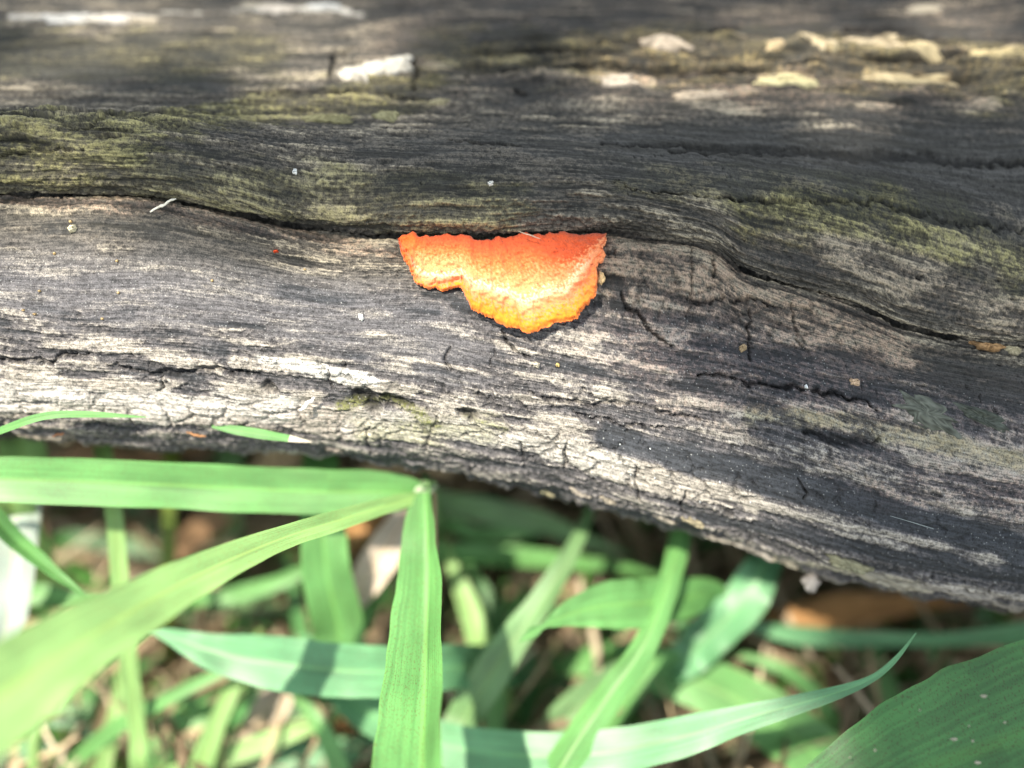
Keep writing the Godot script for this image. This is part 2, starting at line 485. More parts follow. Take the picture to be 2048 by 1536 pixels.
	brush(7, 0.6, 6.0, [Vector2(-25.8, 45.7), Vector2(7.4, 45.7), Vector2(46.5, 44.7), Vector2(105.1, 42.8)])
	brush(0, -0.55, 3.2, [Vector2(-105.9, 62.3), Vector2(-88.3, 60.4), Vector2(-67.8, 58.4), Vector2(-58.0, 58.4)])
	brush(0, -0.22, 4.0, [Vector2(-19.9, 65.2), Vector2(-2.3, 69.1), Vector2(22.1, 71.1), Vector2(46.5, 69.1), Vector2(105.1, 69.1)])
	brush(4, 0.7, 16.0, [Vector2(-119.5, 80.9), Vector2(-41.4, 80.9), Vector2(17.2, 80.9), Vector2(114.8, 80.9)])
	brush(4, 0.8, 9.0, [Vector2(-2.3, 64.3), Vector2(27.0, 63.3), Vector2(56.2, 63.3), Vector2(105.1, 60.4)])
	brush(4, 0.45, 8.0, [Vector2(-109.8, 51.6), Vector2(-80.5, 51.6), Vector2(-51.2, 53.5), Vector2(-21.9, 56.4)])
	brush(1, 0.72, 9.0, [Vector2(-109.8, 49.6), Vector2(-80.5, 48.6), Vector2(-53.1, 52.5), Vector2(-21.9, 57.4)])
	brush(1, 0.51, 7.0, [Vector2(-109.8, 39.8), Vector2(-70.7, 39.8), Vector2(-31.6, 35.9), Vector2(-2.3, 34.0)])
	brush(1, 0.59, 10.0, [Vector2(-12.1, 64.3), Vector2(27.0, 64.3), Vector2(66.0, 63.3), Vector2(105.1, 59.4)])
	brush(1, 0.68, 5.0, [Vector2(46.5, 32.0), Vector2(70.9, 34.0), Vector2(90.4, 28.1), Vector2(103.1, 20.3)])
	brush(1, 0.42, 5.0, [Vector2(22.1, 38.9), Vector2(46.5, 37.9), Vector2(75.8, 34.0)])
	brush(0, 0.26, 2.4, [Vector2(-105.9, 51.1), Vector2(-92.2, 49.6), Vector2(-77.5, 48.6)])
	brush(0, 0.30, 1.6, [Vector2(-88.3, 47.2), Vector2(-80.5, 45.7), Vector2(-74.6, 47.2)])
	brush(0, 0.30, 1.2, [Vector2(-78.5, 44.2), Vector2(-67.8, 45.2), Vector2(-59.0, 42.8)])
	brush(0, 0.26, 1.4, [Vector2(-100.0, 42.8), Vector2(-92.2, 43.3), Vector2(-84.4, 41.3)])
	brush(0, 0.32, 2.0, [Vector2(-62.9, 62.3), Vector2(-51.2, 61.3), Vector2(-37.5, 59.4)])
	brush(0, 0.40, 1.0, [Vector2(-51.2, 55.0), Vector2(-37.5, 55.5), Vector2(-23.8, 55.0), Vector2(-13.1, 54.3)])
	brush(0, 0.34, 1.5, [Vector2(-54.1, 51.6), Vector2(-37.5, 52.1), Vector2(-21.9, 51.8)])
	brush(0, 0.26, 1.3, [Vector2(-45.3, 43.8), Vector2(-36.5, 42.3), Vector2(-25.8, 40.8)])
	brush(0, 0.34, 1.2, [Vector2(-67.8, 37.4), Vector2(-53.1, 36.9), Vector2(-39.5, 35.4), Vector2(-31.6, 34.5)])
	brush(0, 0.24, 1.2, [Vector2(-31.6, 36.4), Vector2(-17.0, 35.4), Vector2(-2.3, 33.5), Vector2(9.4, 33.0)])
	brush(0, 0.34, 1.6, [Vector2(-54.1, 35.0), Vector2(-41.4, 33.5), Vector2(-31.6, 32.0)])
	brush(0, 0.85, 1.3, [Vector2(-98.0, 71.1), Vector2(-91.2, 71.5), Vector2(-82.4, 71.3), Vector2(-70.7, 70.6)])
	brush(0, 0.5, 1.2, [Vector2(-94.1, 68.2), Vector2(-84.4, 68.6), Vector2(-76.6, 66.7)])
	brush(0, 0.9, 1.4, [Vector2(-52.1, 73.6), Vector2(-45.3, 73.0), Vector2(-37.5, 73.2), Vector2(-29.7, 72.1)])
	brush(6, 0.8, 1.5, [Vector2(-98.0, 71.1), Vector2(-82.4, 71.3), Vector2(-45.3, 73.0), Vector2(-29.7, 72.1)])
	brush(0, 1.1, 2.4, [Vector2(-32.6, 60.4), Vector2(-27.7, 61.3), Vector2(-21.9, 62.3)], 0.3)
	brush(6, 1.0, 2.2, [Vector2(-32.6, 60.4), Vector2(-27.7, 61.3), Vector2(-21.9, 62.3)], 0.3)
	brush(0, 0.35, 1.6, [Vector2(-17.0, 61.3), Vector2(-6.2, 61.8), Vector2(2.5, 63.3)])
	brush(0, 0.6, 1.3, [Vector2(23.0, 66.2), Vector2(29.9, 65.7), Vector2(37.7, 64.1)])
	brush(0, 0.9, 1.3, [Vector2(49.9, 66.2), Vector2(51.4, 64.7)])
	brush(0, 0.9, 1.0, [Vector2(55.8, 68.4), Vector2(60.2, 66.0), Vector2(62.6, 64.3)], 0.3)
	brush(0, 0.9, 1.7, [Vector2(64.1, 66.4), Vector2(71.9, 65.7), Vector2(81.6, 64.1)], 0.5)
	brush(0, 0.9, 1.4, [Vector2(69.4, 59.9), Vector2(77.7, 59.4), Vector2(85.5, 59.4)], 0.4)
	brush(0, 0.9, 1.5, [Vector2(48.4, 58.9), Vector2(52.3, 59.6), Vector2(59.2, 58.4)], 0.5)
	brush(0, 0.7, 1.1, [Vector2(15.7, 59.4), Vector2(21.1, 58.6), Vector2(27.0, 58.4)])
	brush(0, 0.6, 1.2, [Vector2(31.8, 55.5), Vector2(38.7, 56.0), Vector2(45.5, 57.4)])
	brush(0, 0.6, 1.3, [Vector2(35.7, 54.0), Vector2(41.6, 53.3), Vector2(48.4, 52.1)])
	brush(0, 0.45, 0.9, [Vector2(50.4, 49.4), Vector2(62.1, 49.8), Vector2(75.8, 49.1)])
	brush(0, 0.35, 0.8, [Vector2(-2.3, 51.1), Vector2(9.4, 52.3), Vector2(17.2, 51.1), Vector2(28.9, 50.6)])
	brush(0, 0.6, 1.6, [Vector2(88.5, 64.3), Vector2(94.3, 63.5), Vector2(99.2, 64.3)])
	brush(0, 0.5, 1.4, [Vector2(68.0, 54.0), Vector2(80.7, 54.5), Vector2(94.3, 53.5)])
	brush(0, 0.6, 1.2, [Vector2(78.7, 73.0), Vector2(83.6, 72.1)])
	brush(2, 0.5, 8.0, [Vector2(17.2, 62.3), Vector2(46.5, 59.4), Vector2(85.5, 60.4)])
	brush(0, 0.25, 2.6, [Vector2(27.0, 36.4), Vector2(46.5, 34.0), Vector2(66.0, 32.0), Vector2(80.7, 29.1), Vector2(101.2, 22.3)])
	brush(0, 0.22, 3.2, [Vector2(61.1, 26.2), Vector2(80.7, 20.3), Vector2(101.2, 14.5)])
	brush(2, 0.35, 5.0, [Vector2(46.5, 28.1), Vector2(75.8, 20.3), Vector2(101.2, 12.5)])
	brush(0, -0.55, 5.0, [Vector2(22.1, 47.2), Vector2(51.4, 45.7), Vector2(80.7, 43.8), Vector2(107.0, 42.8)], 0.4)
	brush(0, -0.25, 6.0, [Vector2(66.0, 50.6), Vector2(107.0, 49.6)], 0.4)
	brush(0, -0.3, 3.0, [Vector2(83.6, 35.9), Vector2(107.0, 33.0)], 0.4)
	brush(0, -0.5, 3.0, [Vector2(83.6, 2.2), Vector2(107.0, -0.7)], 0.4)
	brush(0, -0.35, 2.4, [Vector2(41.6, 26.2), Vector2(52.3, 23.2), Vector2(66.0, 20.3)], 0.4)
	brush(0, -0.4, 2.0, [Vector2(46.5, 68.2), Vector2(66.0, 70.1), Vector2(85.5, 68.2), Vector2(107.0, 69.1)], 0.4)
	brush(2, 0.4, 9.0, [Vector2(27.0, 6.6), Vector2(66.0, 0.8)])
	# moss and a grey green crust
	brush(3, 0.9, 1.7, [Vector2(-33.1, -4.3), Vector2(-30.2, -3.3), Vector2(-27.7, -3.7)], 0.5)
	brush(3, 0.8, 1.6, [Vector2(-24.8, -3.1), Vector2(-20.9, -4.6), Vector2(-17.0, -6.8), Vector2(-15.2, -7.5)], 0.6)
	brush(3, 0.35, 2.0, [Vector2(-21.9, -8.0), Vector2(-17.0, -8.5)], 0.7)
	brush(3, 0.5, 0.9, [Vector2(-9.2, -6.5), Vector2(-6.2, -7.2), Vector2(-1.4, -8.8)], 0.6)
	brush(1, 0.34, 3.0, [Vector2(-29.7, -9.0), Vector2(-17.0, -10.0), Vector2(-4.3, -9.0)])
	# cracks and grooves, with the shade inside them painted as colour
	crack(0.83, 0.55, [Vector2(40.6, 26.2), Vector2(43.6, 23.4), Vector2(47.5, 21.1), Vector2(56.2, 18.9), Vector2(65.0, 16.4), Vector2(71.9, 13.7)])
	crack(0.83, 1.00, [Vector2(65.0, 15.8), Vector2(71.9, 13.3), Vector2(79.7, 10.2), Vector2(88.5, 8.6)])
	crack(0.52, 0.40, [Vector2(22.1, 38.1), Vector2(28.9, 37.1), Vector2(46.5, 35.7), Vector2(69.9, 35.2), Vector2(83.6, 32.8), Vector2(102.1, 28.9)])
	crack(0.67, 0.60, [Vector2(-100.0, 37.3), Vector2(-85.4, 36.9), Vector2(-66.8, 36.1), Vector2(-53.1, 33.2), Vector2(-41.4, 30.5), Vector2(-23.8, 29.1)])
	crack(0.75, 1.00, [Vector2(-51.2, 56.4), Vector2(-39.5, 57.0), Vector2(-27.7, 56.4), Vector2(-16.0, 55.3)])
	crack(0.75, 1.00, [Vector2(-4.3, 64.1), Vector2(12.3, 64.8), Vector2(25.0, 66.8), Vector2(44.5, 69.9)])
	crack(0.67, 0.90, [Vector2(-9.2, 59.8), Vector2(7.4, 61.3), Vector2(27.0, 61.1), Vector2(44.5, 61.1), Vector2(61.1, 62.5)])
	crack(0.83, 1.80, [Vector2(65.0, 69.3), Vector2(75.8, 69.1), Vector2(84.6, 66.8)])
	crack(0.83, 1.40, [Vector2(68.9, 63.3), Vector2(74.8, 62.5), Vector2(79.7, 63.1)])
	crack(0.67, 1.00, [Vector2(30.9, 45.7), Vector2(51.4, 45.1), Vector2(71.9, 44.3), Vector2(102.1, 42.8)])
	crack(0.57, 0.70, [Vector2(17.2, 46.7), Vector2(36.7, 46.5), Vector2(56.2, 45.7)])
	crack(0.67, 0.70, [Vector2(-35.5, 60.4), Vector2(-34.8, 64.7), Vector2(-29.7, 65.4)])
	crack(0.75, 0.80, [Vector2(-19.3, 63.3), Vector2(-18.8, 60.4), Vector2(-19.1, 57.4)])
	crack(0.83, 1.40, [Vector2(0.6, 57.4), Vector2(2.1, 56.8)])
	crack(0.57, 0.50, [Vector2(-100.0, 44.7), Vector2(-94.1, 45.1), Vector2(-83.4, 45.7)])
	crack(0.57, 0.50, [Vector2(-86.3, 49.1), Vector2(-78.5, 51.6), Vector2(-68.8, 50.6)])
	crack(0.57, 0.50, [Vector2(-12.1, 47.7), Vector2(-6.2, 47.1), Vector2(1.6, 46.5)])
	crack(0.75, 0.60, [Vector2(-103.9, 5.1), Vector2(-94.1, 4.5), Vector2(-89.1, 4.5), Vector2(-87.3, 5.5), Vector2(-82.6, 5.6)])
	crack(0.75, 0.55, [Vector2(-79.0, 3.9), Vector2(-70.7, 2.3), Vector2(-64.8, 2.5), Vector2(-58.0, 2.9), Vector2(-49.2, 2.0)])
	crack(0.83, 0.90, [Vector2(-48.4, -0.6), Vector2(-46.3, -1.0)])
	crack(0.67, 0.50, [Vector2(-97.1, -3.5), Vector2(-93.2, -3.9), Vector2(-89.5, -3.7)])
	crack(0.83, 1.30, [Vector2(-29.2, -2.0), Vector2(-27.5, -3.1), Vector2(-27.0, -5.3)])
	crack(0.75, 0.70, [Vector2(-27.0, -2.3), Vector2(-22.9, -2.9), Vector2(-19.3, -4.3)])
	crack(0.83, 1.15, [Vector2(-10.4, -5.3), Vector2(-8.8, -5.9), Vector2(-8.2, -6.8)])
	crack(0.68, 0.26, [Vector2(-35.5, 2.5), Vector2(-35.9, 0.8), Vector2(-35.2, -1.2)])
	crack(0.68, 0.26, [Vector2(-68.9, 1.3), Vector2(-68.3, -0.4), Vector2(-69.1, -1.7)])
	crack(0.68, 0.26, [Vector2(-27.7, -8.2), Vector2(-28.1, -10.9), Vector2(-27.9, -13.4)])
	crack(0.62, 0.30, [Vector2(-27.9, -8.8), Vector2(-32.6, -9.8), Vector2(-37.5, -9.2)])
	crack(0.52, 0.26, [Vector2(-12.6, 6.6), Vector2(-13.1, 4.7), Vector2(-11.9, 2.5)])
	crack(0.42, 0.20, [Vector2(-3.8, 6.6), Vector2(-4.1, 4.5), Vector2(-3.3, 3.1)])
	crack(0.84, 0.35, [Vector2(21.1, 17.9), Vector2(21.7, 15.2), Vector2(24.2, 13.7), Vector2(27.0, 10.5), Vector2(31.3, 7.6)])
	crack(0.42, 0.20, [Vector2(34.6, 26.2), Vector2(35.2, 21.8), Vector2(34.6, 16.4), Vector2(34.0, 12.5)])
	crack(0.52, 0.26, [Vector2(39.2, 25.0), Vector2(39.5, 22.3), Vector2(39.1, 19.8)])
	crack(0.52, 0.26, [Vector2(54.3, 15.4), Vector2(55.1, 11.5), Vector2(55.5, 8.6), Vector2(57.2, 6.6)])
	crack(0.62, 0.30, [Vector2(31.8, 16.9), Vector2(39.6, 16.0), Vector2(46.5, 16.4), Vector2(52.3, 14.6)])
	crack(0.62, 0.30, [Vector2(46.5, 14.5), Vector2(45.5, 8.6), Vector2(46.5, 4.7)])
	crack(0.84, 0.40, [Vector2(36.7, 1.8), Vector2(46.5, 0.3), Vector2(56.2, -1.2), Vector2(68.0, -2.6), Vector2(71.4, -5.3)])
	crack(0.67, 0.70, [Vector2(57.2, -10.0), Vector2(64.1, -10.9), Vector2(71.9, -11.3)])
	crack(0.68, 0.26, [Vector2(10.4, -11.9), Vector2(10.9, -14.4), Vector2(10.4, -16.8)])
	crack(0.68, 0.26, [Vector2(1.6, -11.4), Vector2(1.8, -14.4), Vector2(2.1, -16.0)])
	crack(0.68, 0.26, [Vector2(24.0, -15.8), Vector2(24.5, -19.2), Vector2(25.2, -22.7)])
	crack(0.68, 0.26, [Vector2(33.4, -21.2), Vector2(33.0, -23.6), Vector2(33.8, -25.6)])
	crack(0.62, 0.30, [Vector2(12.3, -6.1), Vector2(21.1, -8.0), Vector2(30.9, -9.0)])
	crack(0.67, 0.50, [Vector2(-8.6, -16.2), Vector2(-7.8, -17.3)])
	crack(0.67, 0.50, [Vector2(0.6, -18.6), Vector2(2.0, -19.3)])
	crack(0.68, 0.26, [Vector2(56.2, -18.8), Vector2(57.4, -21.2), Vector2(56.8, -22.7)])
	crack(0.62, 0.40, [Vector2(3.5, -2.1), Vector2(13.3, -3.7), Vector2(23.0, -4.3), Vector2(36.7, -6.6)])
	crack(0.72, 0.35, [Vector2(-2.3, 10.5), Vector2(0.6, 6.6), Vector2(3.5, 5.1)])
	crack(1.0, 1.5, [Vector2(-30.1, -2.1), Vector2(-28.3, -2.8), Vector2(-27.1, -4.3), Vector2(-27.3, -5.7)])
	crack(1.0, 1.3, [Vector2(-10.5, -4.9), Vector2(-9.2, -5.5), Vector2(-8.2, -6.4)])
	crack(1.0, 0.9, [Vector2(-48.2, -0.6), Vector2(-46.1, -0.9)])
	crack(0.9, 0.6, [Vector2(-25.6, -3.7), Vector2(-21.9, -4.3)])
	for k in 70:
		var p := Vector2(-94.1, 6.6) + Vector2(k * 2.9, -(k % 7) * 2.0 - k * 0.11)
		crack(0.32, 0.14, [p, p + Vector2(0.5 - (k % 3) * 0.4, -0.7), p + Vector2(0.2, -1.6 + (k % 4) * 0.3)])
	var a := Image.create_from_data(TW / 4, TH / 4, false, Image.FORMAT_RGBAF, bias_small.to_byte_array())
	a.resize(TW, TH, Image.INTERPOLATE_BILINEAR)
	bias = a.get_data().to_float32_array()
	a = Image.create_from_data(TW / 4, TH / 4, false, Image.FORMAT_RGBAF, tone_small.to_byte_array())
	a.resize(TW, TH, Image.INTERPOLATE_BILINEAR)
	tone = a.get_data().to_float32_array()
	rows_color.resize(TH)
	rows_height.resize(TH)
	rows_fine.resize(TH)
	var id := WorkerThreadPool.add_group_task(wood_row, TH)
	WorkerThreadPool.wait_for_group_task_completion(id)
	for j in TH:
		height.append_array(rows_height[j])


var col_s := PackedFloat32Array()
var row_u := PackedFloat32Array()
var row_t := PackedFloat32Array()
var log_rows := []
var log_normals := []


func log_row(j: int) -> void:
	var v := PackedVector3Array()
	v.resize(col_s.size())
	var u := row_u[j]
	var t := row_t[j]
	for i in col_s.size():
		var s := col_s[i]
		var q := on_ring(col_ring[i], col_knot[i], u)
		var e := on_ring(col_ring[i], col_knot[i], u + 0.02) - on_ring(col_ring[i], col_knot[i], u - 0.02)
		var n := Vector2(-e.y, e.x).normalized() * -1.0
		q += n * -high(s, t)
		v[i] = W(Vector3(s, q.x, q.y)) - log_at
	log_rows[j] = v


func log_normal_row(j: int) -> void:
	var n := PackedVector3Array()
	n.resize(col_s.size())
	var rows := row_u.size()
	var up: PackedVector3Array = log_rows[(j + 1) % rows]
	var dn: PackedVector3Array = log_rows[posmod(j - 1, rows)]
	var me: PackedVector3Array = log_rows[j]
	for i in col_s.size():
		var dx := me[mini(i + 1, col_s.size() - 1)] - me[maxi(i - 1, 0)]
		n[i] = dx.cross(up[i] - dn[i]).normalized()
	log_normals[j] = n


var col_ring := []
var col_knot := []
var log_at := Vector3.ZERO


func build_log() -> Node3D:
	log_at = Vector3(0, 0, -0.02)
	var x := -460.0
	while x < -127.0:
		col_s.append(x)
		x += 4.5
	for i in TW / 2 + 1:
		col_s.append(S0 + i * DS * 2.0)
	x = 130.0
	while x < 460.0:
		col_s.append(x)
		x += 4.5
	for s in col_s:
		var p := ring(s)
		col_ring.append(p)
		col_knot.append(knots(p))
	for j in TH / 2:
		row_t.append(j * dt * 2.0)
		row_u.append(u_of(j * dt * 2.0))
	for j in 60:
		row_u.append(13.0 + 7.0 * j / 60.0)
		row_t.append(t_last + j * 6.0)
	log_rows.resize(row_u.size())
	log_normals.resize(row_u.size())
	var id := WorkerThreadPool.add_group_task(log_row, row_u.size())
	WorkerThreadPool.wait_for_group_task_completion(id)
	id = WorkerThreadPool.add_group_task(log_normal_row, row_u.size())
	WorkerThreadPool.wait_for_group_task_completion(id)
	var v := PackedVector3Array()
	var n := PackedVector3Array()
	var uv := PackedVector2Array()
	var idx := PackedInt32Array()
	var nc := col_s.size()
	var nr := row_u.size()
	for j in nr:
		v.append_array(log_rows[j])
		n.append_array(log_normals[j])
	for j in nr + 1:
		if j == nr:
			v.append_array(log_rows[0])
			n.append_array(log_normals[0])
		var tt := (row_t[j] if j < nr else row_t[nr - 1] + 6.0) / t_last
		for i in nc:
			uv.append(Vector2((col_s[i] - S0) / 252.0, tt))
	idx.resize(nr * (nc - 1) * 6)
	var w := 0
	for j in nr:
		for i in nc - 1:
			var a := j * nc + i
			idx[w] = a
			idx[w + 1] = a + nc
			idx[w + 2] = a + 1
			idx[w + 3] = a + 1
			idx[w + 4] = a + nc
			idx[w + 5] = a + nc + 1
			w += 6
	var arr := []
	arr.resize(Mesh.ARRAY_MAX)
	arr[Mesh.ARRAY_VERTEX] = v
	arr[Mesh.ARRAY_NORMAL] = n
	arr[Mesh.ARRAY_TEX_UV] = uv
	arr[Mesh.ARRAY_INDEX] = idx
	var m := ArrayMesh.new()
	m.add_surface_from_arrays(Mesh.PRIMITIVE_TRIANGLES, arr)
	var bytes := PackedByteArray()
	var fine := PackedFloat32Array()
	for j in TH:
		bytes.append_array(rows_color[j])
		fine.append_array(rows_fine[j])
	var mat := StandardMaterial3D.new()
	mat.albedo_texture = ImageTexture.create_from_image(Image.create_from_data(TW, TH, false, Image.FORMAT_RGB8, bytes))
	mat.heightmap_enabled = true
	mat.heightmap_scale = 0.065
	mat.heightmap_texture = ImageTexture.create_from_image(Image.create_from_data(TW, TH, false, Image.FORMAT_RF, fine.to_byte_array()))
	mat.roughness = 0.78
	mat.metallic_specular = 0.4
	mats.log = mat
	var o := thing("log", "long grey rotting log lying across the grass, cracked and flaking", "log", log_at)
	part("weathered_wood", m, mat, o)
	# the sawn ends, out of sight to the left and right
	var end_mat := StandardMaterial3D.new()
	end_mat.albedo_color = col(0.2, 0.16, 0.11)
	end_mat.roughness = 0.9
	for side in [0, nc - 1]:
		var st := SurfaceTool.new()
		st.begin(Mesh.PRIMITIVE_TRIANGLES)
		var mid := Vector3.ZERO
		for j in nr:
			mid += v[j * nc + side] / nr
		for j in range(0, nr, 6):
			var p := v[j * nc + side]
			var q := v[(mini(j + 6, nr) % nr) * nc + side]
			for k in ([mid, p, q] if side else [mid, q, p]):
				st.add_vertex(k)
		st.generate_normals()
		part("sawn_end", st.commit(), end_mat, o)
	return o


# a scrap that lies on the log's skin: an uneven rounded plate, wide by tall millimetres, thick at its middle
func scrap(at: Vector2, wide: float, tall: float, turn: float, thick: float, color: Color, seed_: int, jag := 0.25, origin := Vector3.ZERO, lift := 0.0) -> ArrayMesh:
	var st := spot(at)
	var n: FastNoiseLite = noises.warp
	var rings := 9
	var segs := 36
	var v := PackedVector3Array()
	var c := PackedColorArray()
	var home := skin(st.x, st.y)
	for r in rings + 1:
		for k in segs:
			var a := -TAU * k / segs
			var f := minf(float(r) / (rings - 1), 1.0)
			var edge := 1.0 + jag * (n.get_noise_2d(cos(a) * 1.1 + seed_ * 7.0, sin(a) * 1.1) * 1.6 + 0.5 * n.get_noise_2d(cos(a) * 2.6 + seed_ * 7.0, sin(a) * 2.6) + 0.3 * n.get_noise_2d(cos(a) * 9.0 + seed_ * 7.0, sin(a) * 9.0))
			var x := signf(cos(a)) * pow(absf(cos(a)), 0.75) * f * wide * 0.5 * edge
			var y := signf(sin(a)) * pow(absf(sin(a)), 0.75) * f * tall * 0.5 * edge
			var p := Vector2(x, y).rotated(turn)
			var h := thick * (1.0 - pow(f, 5.0)) + thick * 0.45 * n.get_noise_2d(x * 1.1 + seed_ * 3.0, y * 2.2) * (1.0 - f * f) + lift
			var sk := skin(st.x + p.x, st.y + p.y)
			if r == rings:
				h = -0.6
			v.append(W((sk[0] as Vector3) + (sk[1] as Vector3) * h) - origin)
			var shade := 1.0 + 0.7 * n.get_noise_2d(x * 2.0 + seed_ * 5.0, y * 4.0)
			c.append(Color(color.r * shade, color.g * shade, color.b * shade))
	if home.is_empty():
		return null
	return grid_mesh(v, segs, rings + 1, PackedVector2Array(), c, true)


func vertex_mat(rough := 0.8, spec := 0.4) -> StandardMaterial3D:
	var key := "v%.2f_%.2f" % [rough, spec]
	if not mats.has(key):
		var m := StandardMaterial3D.new()
		m.vertex_color_use_as_albedo = true
		m.roughness = rough
		m.metallic_specular = spec
		mats[key] = m
	return mats[key]


# ---------------------------------------------------------------- the fungus

func along(line: Array, f: float) -> Vector2:
	var total := 0.0
	for k in range(1, line.size()):
		total += (line[k] as Vector2).distance_to(line[k - 1])
	var left := clampf(f, 0.0, 1.0) * total
	for k in range(1, line.size()):
		var d := (line[k] as Vector2).distance_to(line[k - 1])
		if left <= d or k == line.size() - 1:
			return (line[k - 1] as Vector2).lerp(line[k], clampf(left / maxf(d, 1e-5), 0.0, 1.0))
		left -= d
	return line[0]


func build_fungus() -> void:
	var top := [Vector2(-22.1, 28.5), Vector2(-21.3, 29.3), Vector2(-19.5, 29.5), Vector2(-18.5, 29.1), Vector2(-16.3, 28.8), Vector2(-15.0, 29.3), Vector2(-12.6, 29.4), Vector2(-9.2, 28.9), Vector2(-5.4, 28.4), Vector2(-2.1, 28.5), Vector2(0.9, 29.1), Vector2(5.3, 29.5), Vector2(9.8, 29.6), Vector2(15.6, 29.5), Vector2(18.1, 29.5)]
	var rim := [Vector2(-22.3, 28.5), Vector2(-22.0, 26.8), Vector2(-21.6, 25.2), Vector2(-20.7, 23.6), Vector2(-19.8, 22.2), Vector2(-19.3, 20.8), Vector2(-18.8, 19.7), Vector2(-17.9, 19.0), Vector2(-16.7, 18.7), Vector2(-15.0, 18.7), Vector2(-13.3, 18.4), Vector2(-11.4, 18.8), Vector2(-10.1, 19.1), Vector2(-9.6, 18.2), Vector2(-9.1, 16.8), Vector2(-8.0, 15.1), Vector2(-6.6, 14.2), Vector2(-5.1, 13.3), Vector2(-3.5, 12.4), Vector2(-2.1, 11.7), Vector2(-0.6, 11.0), Vector2(1.0, 10.7), Vector2(2.1, 10.3), Vector2(3.5, 10.1), Vector2(4.8, 10.6), Vector2(6.4, 11.1), Vector2(8.6, 11.8), Vector2(10.7, 12.4), Vector2(12.7, 13.1), Vector2(13.6, 14.3), Vector2(14.6, 15.4), Vector2(15.5, 16.6), Vector2(16.3, 17.8), Vector2(16.8, 20.1), Vector2(16.5, 22.3), Vector2(17.2, 23.6), Vector2(18.5, 24.9), Vector2(17.7, 26.5), Vector2(18.4, 27.9), Vector2(18.3, 29.5)]
	var n: FastNoiseLite = noises.warp
	var fine: FastNoiseLite = noises.spot
	var nu := 300
	var nv := 90
	var base := W(Vector3(0, 28, -3))
	var v := PackedVector3Array()
	var c := PackedColorArray()
	var under := PackedVector3Array()
	var uc := PackedColorArray()
	for j in nv:
		var f := 1.0 - float(j) / (nv - 1)
		for i in nu:
			var u := float(i) / (nu - 1)
			var a := along(top, u)
			var b := along(rim, u)
			var wob := 0.40 * n.get_noise_1d(u * 26.0) + 0.22 * n.get_noise_1d(u * 90.0) + 0.16 * n.get_noise_1d(u * 210.0)
			var p := a.lerp(b, f) + (b - a).normalized() * (wob * f + (0.55 * n.get_noise_1d(u * 17.0 + 3.0) + 0.10 * n.get_noise_1d(u * 60.0)) * (1.0 - f))
			var side := smoothstep(0.0, 0.1, u) * smoothstep(1.0, 0.93, u)
			var lobe := lerpf(0.62, 1.0, smoothstep(0.26, 0.36, u))
			# the cap stands out from the log, dips at its seam, and has a raised ring two thirds of the way out
			var ring_at := 0.66 + 0.05 * n.get_noise_1d(u * 8.0 + 5.0) + (0.1 if u < 0.3 else 0.0)
			var z := -1.4 + 5.4 * lobe * pow(f, 0.5) * (0.5 + 0.5 * side) - 0.9 * smoothstep(0.055, 0.0, absf(u - 0.305)) * f
			var keep := smoothstep(0.93, 0.78, u)
			z += keep * 0.55 * exp(-pow((f - ring_at) / 0.05, 2.0)) - 0.35 * exp(-pow((f - ring_at - 0.12) / 0.05, 2.0))
			var zone := sin(f * 46.0 + 2.0 * n.get_noise_1d(u * 9.0) + 3.0 * fine.get_noise_2d(p.x * 0.25, p.y * 0.25))
			z += 0.06 * zone * smoothstep(0.25, 0.5, f) + 0.45 * fine.get_noise_2d(p.x * 0.22 + 8.0, p.y * 0.3) * smoothstep(0.0, 0.3, f)
			z += 0.30 * n.get_noise_2d(p.x * 0.5, p.y * 0.8) + 0.09 * fine.get_noise_2d(p.x * 0.9, p.y * 0.9) + 0.10 * n.get_noise_2d(u * 130.0, f * 6.0)
			# the rim turns over
			var roll := smoothstep(0.93, 1.0, f)
			z -= 0.9 * roll * roll
			var k := (REACH - z) / REACH
			v.append(W(Vector3(p.x * k, p.y * k, z)) - base)
			# red next to the wood, reaching further at right as painted shade, orange, then a pale worn belt, a whitish ring and a yellow orange margin
			var sp := fine.get_noise_2d(p.x * 1.3 + 40.0, p.y * 1.3)
			var mi: float = noises.micro.get_noise_2d(p.x * 4.0, p.y * 4.0)
			var red_end := 0.25 + 0.28 * smoothstep(0.60, 0.84, u) + 0.35 * smoothstep(0.90, 1.0, u) * smoothstep(0.99, 0.5, f) + 0.07 * sp
			var red := Color(0.60, 0.085, 0.020)
			var orange := Color(0.74, 0.155, 0.034)
			var peach := Color(0.80, 0.29, 0.120)
			var cream := Color(0.88, 0.50, 0.33)
			var yellow := Color(0.80, 0.190, 0.006)
			var x := red.lerp(orange, smoothstep(red_end - 0.18, red_end + 0.10, f + 0.10 * sp))
			x = x.lerp(peach, smoothstep(0.27 + 0.14 * smoothstep(0.6, 0.84, u), 0.52, f + 0.16 * sp) * (0.8 + 0.25 * mi))
			x = x.lerp(cream, clampf(exp(-pow((f - ring_at + 0.02 + 0.10 * sp) / 0.045, 2.0)) * keep * (0.75 + sp), 0.0, 1.0))
			x = x.lerp(Color(0.76, 0.20, 0.085), smoothstep(ring_at + 0.05, ring_at + 0.1, f) * 0.8 * keep)
			x = x.lerp(yellow, smoothstep(ring_at + 0.12, ring_at + 0.2, f + 0.14 * sp) * smoothstep(0.97, 0.7, u))
			if u < 0.16:
				x = x.lerp(Color(0.72, 0.105, 0.007), smoothstep(0.16, 0.06, u) * 0.9)
			x = x.lerp(Color(0.76, 0.19, 0.06), smoothstep(0.97, 1.0, f) * 0.6)
			var sh := 1.0 + 0.16 * sp + 0.12 * mi + 0.08 * zone * smoothstep(0.3, 0.5, f)
